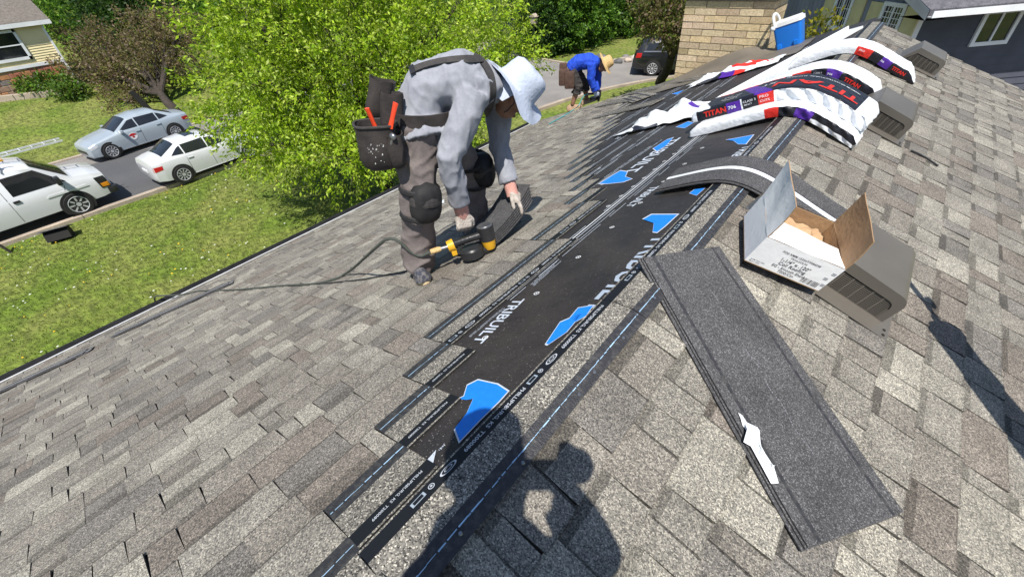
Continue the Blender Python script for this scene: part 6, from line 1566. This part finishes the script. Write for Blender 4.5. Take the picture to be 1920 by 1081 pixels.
# plants at the foot of the yellow house
for x, y, r_, lab in ((12, 165, .9, 'bright green shrub by the corner of the brick planting bed'), (52, 168, .8, 'low green shrub under the window of the yellow house'), (82, 178, .8, 'spreading green plant beside the bed edging'), (118, 175, .9, 'leafy green plant at the corner of the yellow house'), (140, 182, .7, 'low green plant between the yellow house and the plum tree')):
    p = at_z(x, y, .95); tree('garden_plant', lab, (p.x, p.y, gz(p.x, p.y)), .04, [(p.x, p.y, gz(p.x, p.y) + r_ * .5, r_, r_, r_ * .6)], 90, 22, .16, .16, MIDG + OLIVE, int(x) + 7, 'plants before the yellow house', cat='plant', twigs=6)
# lawn growth near the eave: blades, clover and dandelions nobody could count
rg = np.random.default_rng(4); N = 90000
x = rg.uniform(-17.9, -6.0, N); y = rg.uniform(-5, 12, N); C = np.stack([x, y, np.full(N, .0)], 1); D = np.tile(np.array([[0, 0, 2.2]]), (N, 1))
leaf_obj('grass', C, D, .05, [(.1, .175, .012), (.15, .2, .022), (.08, .15, .01), (.2, .22, .05)], 4, None, 'grass_blade', up=.1, aspect=.28, kind='stuff')
N = 26000; x = rg.uniform(-40, -25.6, N); y = rg.uniform(-8, 14, N); C = np.stack([x, y, np.array([gz(a, b) for a, b in zip(x, y)])], 1); D = np.tile(np.array([[0, 0, 2.2]]), (N, 1))
leaf_obj('grass', C, D, .07, [(.11, .16, .016), (.15, .19, .03), (.21, .21, .07)], 14, None, 'grass_blade', up=.1, aspect=.3, kind='stuff')
mb = MB(); rr = random.Random(12)
for k in range(900):
    x, y = rr.uniform(-17.8, -7), rr.uniform(-4, 9); pat = mnoise.noise((x * .35, y * .35, 7))
    if rr.random() > .35 + pat: continue
    r_ = rr.uniform(.012, .028); yel = rr.random() < .3; z = rr.uniform(.05, .1); c_ = (.75, .48, .01) if yel else (.6, .62, .55)
    mb.mesh([(x + r_ * math.cos(a), y + r_ * math.sin(a), z) for a in (0, 1.05, 2.1, 3.14, 4.2, 5.25)] + [(x, y, z + .015)], [(i, (i + 1) % 6, 6) for i in range(6)], c_)
o = mb.build('dandelions', 'print', None); o['kind'] = 'stuff'
# distant woods all round, one mass
rg = np.random.default_rng(77); C, D = [], []
for k in range(520):
    a = rg.uniform(0, 6.283); R_ = rg.uniform(75, 110); x, y = R_ * math.cos(a), R_ * math.sin(a); h = rg.uniform(8, 17); g = gz(x, y); m_ = 90
    v = rg.normal(0, 1, (m_, 3)); v /= np.linalg.norm(v, axis=1, keepdims=True); C.append(np.array([x, y, g + h * .5]) + v * np.array([5, 5, h * .5]) * rg.uniform(.75, 1.05, (m_, 1))); D.append(v)
leaf_obj('distant_woods', np.concatenate(C), np.concatenate(D), 1.6, DARKG + MIDG, 78, None, aspect=.8, kind='stuff')

# mail box at the kerb and the dark post across the street
p = at_z(116, 446, .05); t = thing('mailbox', 'dark mailbox tipped over on the verge by the white van', 'mailbox', p); f = Frame((p.x, p.y, .1), (.25, .95, 0), (-.35, .1, .93))
mb = MB(); mb.prism([(-.2, 0), (.2, 0), (.2, .2), (.12, .3), (-.12, .3), (-.2, .2)], -.28, .28, lambda q: f((q.z, q.x, q.y - .08))); mb.build('box', 'vent_dark', t)
mb = MB(); mb.box((-.34, -.3, .225), (.34, .2, .25), T=f); mb.build('lid', 'roof_grey', t)
p = at_z(22, 470, .05); mb = MB(); mb.tube([(p.x, p.y, -.1), (p.x - .1, p.y - .25, .75)], .035, 8); tag(mb.build('sign_stake', 'bark', None), 'thin rusty stake leaning by the kerb beside the white van', 'stake')
p = at_z(290, 216, .2); mb = MB(); f = Frame(p, (0, 1, 0), (-.15, -.3, 1)); mb.cbox((-.12, -.12, -.1), (.12, .12, 1.3), .02, T=f); tag(mb.build('dark_post', 'vent_dark', None), 'dark leaning post behind the silver sedan', 'post')
# ------------------------------------------------------------------ neighbouring houses
# yellow house across the street
WX = -37.0; cy1 = at_depth(150, 160, 1.0); d = pix(148, 158); k = (WX - CAM_P.x) / d.x; corner = CAM_P + d * k; d = pix(73, 42); k = (WX - CAM_P.x) / d.x; top = CAM_P + d * k
d = pix(118, 112); k = (WX - CAM_P.x) / d.x; mid = CAM_P + d * k
YC = (corner.y + top.y + mid.y) / 3; ZB, ZM, ZT = gz(WX, YC) - .3, mid.z, top.z
print('yellow house', YC, corner.z, ZM, ZT)
yh = thing('neighbour_house', 'pale yellow clapboard house with orange stone base across the street', 'house', (WX - 4, YC - 6, gz(WX, YC)))
mb = MB(); mb.box((WX - 8, YC - 14, ZB), (WX - .05, YC - .05, ZT)); mb.mesh([(WX - 8, YC - .05, ZT), (WX - .05, YC - .05, ZT), (WX - 4, YC - .05, ZT + 1.7)], [(0, 1, 2), (2, 1, 0)]); mb.build('wall', 'siding_yellow', yh)
nb = int((ZT - ZM) / .12); mb = MB()
for i in range(nb):
    z = ZM + i * .12; mb.mesh([(WX + .03, YC - 14, z), (WX + .03, YC, z), (WX, YC, z + .12), (WX, YC - 14, z + .12), (WX, YC, z), (WX, YC - 14, z)], [(0, 1, 2, 3), (4, 1, 0, 5)])
o = mb.build('clapboards', 'siding_yellow', yh); o['kind'] = 'stuff'
mb = MB(); mb.box((WX - .02, YC - .04, ZB), (WX + .06, YC + .06, ZT)); mb.build('corner_board', 'white_paint', yh)
mb = MB(); mb.box((WX - .01, YC - 14, ZM - .1), (WX + .07, YC, ZM + .06)); mb.build('band_board', 'white_paint', yh)
rs2 = random.Random(31); cols_ = [(.5, .26, .1), (.42, .2, .09), (.3, .2, .14), (.2, .17, .16), (.55, .33, .14), (.35, .13, .08)]
mb = MB(); mb.box((WX - .06, YC - 14, ZB), (WX - .005, YC - .05, ZM - .1)); base = mb.build('stone_base', 'mortar', yh)
zz = ZB + .1
while zz < ZM - .15:
    yy = YC - .1; hh = rs2.uniform(.22, .34); hh = min(hh, ZM - .12 - zz)
    while yy > YC - 9:
        ww = rs2.uniform(.25, .6); mb = MB(); mb.cbox((WX - .04, yy - ww, zz), (WX + rs2.uniform(.0, .05), yy - .02, zz + hh - .02), .03, rs2.choice(cols_)); mb.build('stone', 'stone', base); yy -= ww
    zz += hh
d0 = lambda px, py: CAM_P + pix(px, py) * ((WX + .05 - CAM_P.x) / pix(px, py).x)
a, b = d0(-2, 42), d0(52, 108); wy0, wy1, wz0, wz1 = YC - 2.75, YC - 1.3, ZM + .42, ZT - .28
win = None; mb = MB(); mb.box((WX + .03, wy0, wz0), (WX + .05, wy1, wz1)); win = mb.build('window', 'glass_dark', yh)
for lo, hi in (((wy0 - .12, wz0 - .14), (wy0, wz1 + .12)), ((wy1, wz0 - .14), (wy1 + .12, wz1 + .12)), ((wy0 - .12, wz0 - .14), (wy1 + .12, wz0)), ((wy0 - .12, wz1), (wy1 + .12, wz1 + .12))):
    mb = MB(); mb.box((WX + .02, lo[0] + .001, lo[1]), (WX + .09, hi[0] - .001, hi[1])); mb.build('frame', 'white_paint', win)
mb = MB(); mb.box((WX + .045, wy0, (wz0 + wz1) / 2 - .03), (WX + .08, wy1, (wz0 + wz1) / 2 + .03)); mb.build('sash', 'white_paint', win)
mb = MB(); ov = .3; xe, ze = WX + ov, ZT - .02; rx, rz_ = WX - 4, ZT + 1.75
mb.mesh([(xe, YC - 15, ze), (xe, YC + .45, ze), (rx, YC + .45, rz_), (rx, YC - 15, rz_), (WX - 8.55, YC - 15, ze), (WX - 8.55, YC + .45, ze)] + [(x_, y_, z_ + .14) for x_, y_, z_ in [(xe, YC - 15, ze), (xe, YC + .45, ze), (rx, YC + .45, rz_), (rx, YC - 15, rz_), (WX - 8.55, YC - 15, ze), (WX - 8.55, YC + .45, ze)]], [(6, 7, 8, 9), (9, 8, 11, 10), (3, 2, 1, 0), (4, 5, 2, 3), (0, 1, 7, 6), (1, 2, 8, 7), (2, 5, 11, 8), (5, 4, 10, 11)])
mb.build('roof', 'roof_brown', yh)
mb = MB(); mb.box((xe + .002, YC - 15, ze - .08), (xe + .03, YC + .46, ze + .12)); mb.build('fascia', 'white_paint', yh)
mb = MB(); pa, pb_ = at_z(-10, 196, .9), at_z(130, 178, .95); f = Frame((pa.x, pa.y, gz(pa.x, pa.y)), pb_ - pa, Zu); L = (pb_ - pa).length
for i in range(int(L / 1.2)): mb.cbox((i * 1.2, -.14, -.1), (i * 1.2 + 1.17, .14, .28), .02, T=f)
o = mb.build('bed_edging', 'concrete', None); tag(o, 'low stone edging of the planting bed before the yellow house', 'edging')

# grey-blue house beyond the gable end, turned forty-five degrees
hA = Vector((.72, .69, 0)).normalized(); hB = Vector((-.69, .72, 0)).normalized()
K0 = at_depth(1716, 48, 10.5); K0 = Vector((K0.x, K0.y, 0)); nA = Vector((hA.y, -hA.x, 0)); nB = Vector((-hB.y, hB.x, 0))
def on_wall(px, py, h_, n_):
    d = pix(px, py); return CAM_P + d * ((K0 - CAM_P).dot(n_) / d.dot(n_))
eaveA = on_wall(1760, 24, hA, nA).z; print('right house eave z', eaveA, K0)
gh = thing('neighbour_house', 'grey blue sided house with yellow green shutters beyond the far gable', 'house', K0)
fA = Frame(K0, hA, Zu)          # x along the dark wall, y into the house
WB = 9.0; WA = 11.0; ZE = eaveA
mb = MB(); mb.box((0, 0, -.2), (WA, WB, ZE), T=fA); mb.build('wall', 'siding_blue', gh)
# lap siding on the dark wall, upright boards on the shutter wall
mb = MB()
for i in range(int(ZE / .18)): 
    z = i * .18; mb.mesh([fA(p) for p in ((0, -.025, z), (WA, -.025, z), (WA, -.004, z + .18), (0, -.004, z + .18), (0, -.004, z), (WA, -.004, z))], [(0, 1, 2, 3), (1, 0, 4, 5)])
o = mb.build('lap_siding', 'siding_blue', gh); o['kind'] = 'stuff'
mb = MB()
for i in range(int(WB / .2)):
    y = i * .2; mb.box((-.022, y + .006, -.1), (-.012, y + .194, ZE + 2.1 * (1 - abs(y + .1 - WB / 2) / (WB / 2))), T=fA)
o = mb.build('upright_boards', 'siding_grey', gh); o['kind'] = 'stuff'
mb = MB(); mb.box((-.05, -.05, -.1), (.12, .1, ZE), T=fA); mb.build('corner_board', 'white_paint', gh)
def window(wall, px0, px1, zpx, name='window', shut=False, panes=2, mun=False):
    """px0/px1: opposite corners in the photograph"""
    n_, ax = (nA, hA) if wall == 'A' else (nB, hB)
    a, b = on_wall(*px0, ax, n_), on_wall(*px1, ax, n_); u0, u1 = sorted(((a - K0).dot(ax), (b - K0).dot(ax))); z0, z1 = sorted((on_wall(*zpx[0], ax, n_).z, on_wall(*zpx[1], ax, n_).z))
    if wall == 'A': z1 = min(z1, ZE - .12)
    if wall == 'A': T = lambda p: fA((p[0], -p[2], p[1]))
    else: T = lambda p: fA((-p[2], p[0], p[1]))
    mb = MB(); mb.box((u0, z0, .028), (u1, z1, .034), T=T); w_ = mb.build(name, 'glass_dark', gh); fw_ = .09
    for lo, hi in (((u0 - fw_, z0 - fw_), (u0, z1 + fw_)), ((u1, z0 - fw_), (u1 + fw_, z1 + fw_)), ((u0, z0 - fw_), (u1, z0)), ((u0, z1), (u1, z1 + fw_))):
        mb = MB(); mb.box((*lo, .02), (*hi, .07), T=T); mb.build('frame', 'white_paint', w_)
    for q in range(1, panes):
        u = u0 + (u1 - u0) * q / panes; mb = MB(); mb.box((u - .025, z0, .033), (u + .025, z1, .06), T=T); mb.build('mullion', 'white_paint', w_)
    if mun:
        for q in range(1, 4):
            z = z0 + (z1 - z0) * q / 4; mb = MB(); mb.box((u0, z - .008, .034), (u1, z + .008, .045), T=T); mb.build('glazing_bar', 'white_paint', w_)
        for q in range(1, 6):
            u = u0 + (u1 - u0) * q / 6; mb = MB(); mb.box((u - .007, z0, .034), (u + .007, z1, .044), T=T); mb.build('glazing_bar', 'white_paint', w_)
    if shut:
        for lo, hi in ((u0 - fw_ - .45, u0 - fw_ - .02), (u1 + fw_ + .02, u1 + fw_ + .45)):
            mb = MB(); mb.box((lo, z0 - .05, .02), (hi, z1 + .05, .055), T=T); mb.build('shutter', 'shutter', gh)
window('A', (1838, 50), (1894, 50), ((1850, 77), (1880, 22))); window('B', (1658, 30), (1690, 36), ((1670, 56), (1676, 12)), shut=True, mun=True); window('B', (1568, 20), (1592, 26), ((1575, 50), (1590, -20)), shut=True, mun=True)
# eaves and roof
mb = MB(); ov = .75
P = [(-.5, -ov, ZE), (WA + .5, -ov, ZE), (WA + .5, WB + ov, ZE), (-.5, WB + ov, ZE), (-.5, WB / 2, ZE + 2.2), (WA + .5, WB / 2, ZE + 2.2)]
mb.mesh([fA((x_, y_, z_ + .02)) for x_, y_, z_ in P] + [fA((x_, y_, z_ + .2)) for x_, y_, z_ in P], [(6, 7, 11, 10), (8, 9, 10, 11), (0, 4, 5, 1), (2, 5, 4, 3), (0, 1, 7, 6), (0, 6, 10, 4), (4, 10, 9, 3), (1, 5, 11, 7), (5, 2, 8, 11), (2, 3, 9, 8)]); mb.build('roof', 'roof_grey', gh)
mb = MB(); mb.mesh([fA((-.01, 0, ZE)), fA((-.01, WB, ZE)), fA((-.01, WB / 2, ZE + 2.1))], [(0, 2, 1), (0, 1, 2)]); mb.build('gable', 'siding_grey', gh)
gp2 = [(-ov - .12, .0), (-ov - .12, .13), (-ov - .1, .13), (-ov - .1, .015), (-ov, .015), (-ov, .0)]
mb = MB(); mb.rings([[fA((x_, y_, ZE + z_ + .05)) for y_, z_ in gp2] for x_ in (-.5, WA + .5)]); mb.build('gutter', 'white_paint', gh)
mb = MB(); mb.mesh([fA(p) for p in ((-.52, -ov, ZE - .01), (-.52, -ov, ZE + .2), (-.52, WB / 2, ZE + 2.4), (-.52, WB / 2, ZE + 2.15))], [(0, 1, 2, 3), (3, 2, 1, 0)]); mb.mesh([fA(p) for p in ((-.52, -ov, ZE - .012), (-.0, -ov, ZE - .012), (-.0, .0, ZE - .012), (-.52, .0, ZE - .012))], [(0, 1, 2, 3), (3, 2, 1, 0)]); mb.build('rake_board', 'white_paint', gh)
# low wing with a grey roof seen between the chimney and the house
q0 = at_depth(1540, 55, 13.5); fW = Frame((q0.x, q0.y, 0), hB, Zu); zq = q0.z
mb = MB(); mb.box((-1, -5, -.1), (6, -.6, zq - .3), T=fW); mb.build('wing_wall', 'siding_grey', gh)
mb = MB(); mb.mesh([fW(p) for p in ((-1.3, -.2, zq - .25), (6.5, -.2, zq - .25), (6.5, -5.5, zq + 1.9), (-1.3, -5.5, zq + 1.9), (-1.3, -.2, zq - .35), (6.5, -.2, zq - .35), (6.5, -5.5, zq + 1.8), (-1.3, -5.5, zq + 1.8))], [(0, 1, 2, 3), (3, 2, 1, 0), (4, 5, 1, 0), (0, 1, 5, 4), (7, 6, 5, 4)]); mb.build('wing_roof', 'roof_grey', gh)

# brown house far behind the side street
p = at_depth(1210, 40, 33); hb_ = thing('neighbour_house', 'dark brown house half hidden behind the maple and the bronze tree', 'house', (p.x, p.y, gz(p.x, p.y)))
fB = Frame((p.x, p.y, gz(p.x, p.y)), CAM_R * 1.0 - Zu * CAM_R.z, Zu); zt_ = 5.2
mb = MB(); mb.box((-1.6, 0, -.2), (12, 8, zt_), T=fB); mb.build('wall', 'brown_wall', hb_)
mb = MB(); mb.mesh([fB(q) for q in ((-2.2, -.7, zt_), (12.6, -.7, zt_), (12.6, 4, zt_ + 2.2), (-2.2, 4, zt_ + 2.2), (-2.2, 8.7, zt_), (12.6, 8.7, zt_))], [(0, 1, 2, 3), (3, 2, 5, 4)]); mb.build('roof', 'roof_grey', hb_)
w0 = at_depth(1200, 28, 33) - fB.o
for x0 in (-.7, 3.2, 7): 
    mb = MB(); mb.box((x0, -.03, 2.6), (x0 + 1.1, -.01, 3.9), T=fB); w_ = mb.build('window', 'glass_dark', hb_)
    for lo, hi in (((x0 - .1, 2.5), (x0, 4.0)), ((x0 + 1.1, 2.5), (x0 + 1.2, 4.0)), ((x0, 2.5), (x0 + 1.1, 2.6)), ((x0, 3.9), (x0 + 1.1, 4.0))):
        mb = MB(); mb.box((lo[0], -.06, lo[1]), (hi[0], -.005, hi[1]), T=fB); mb.build('frame', 'white_paint', w_)
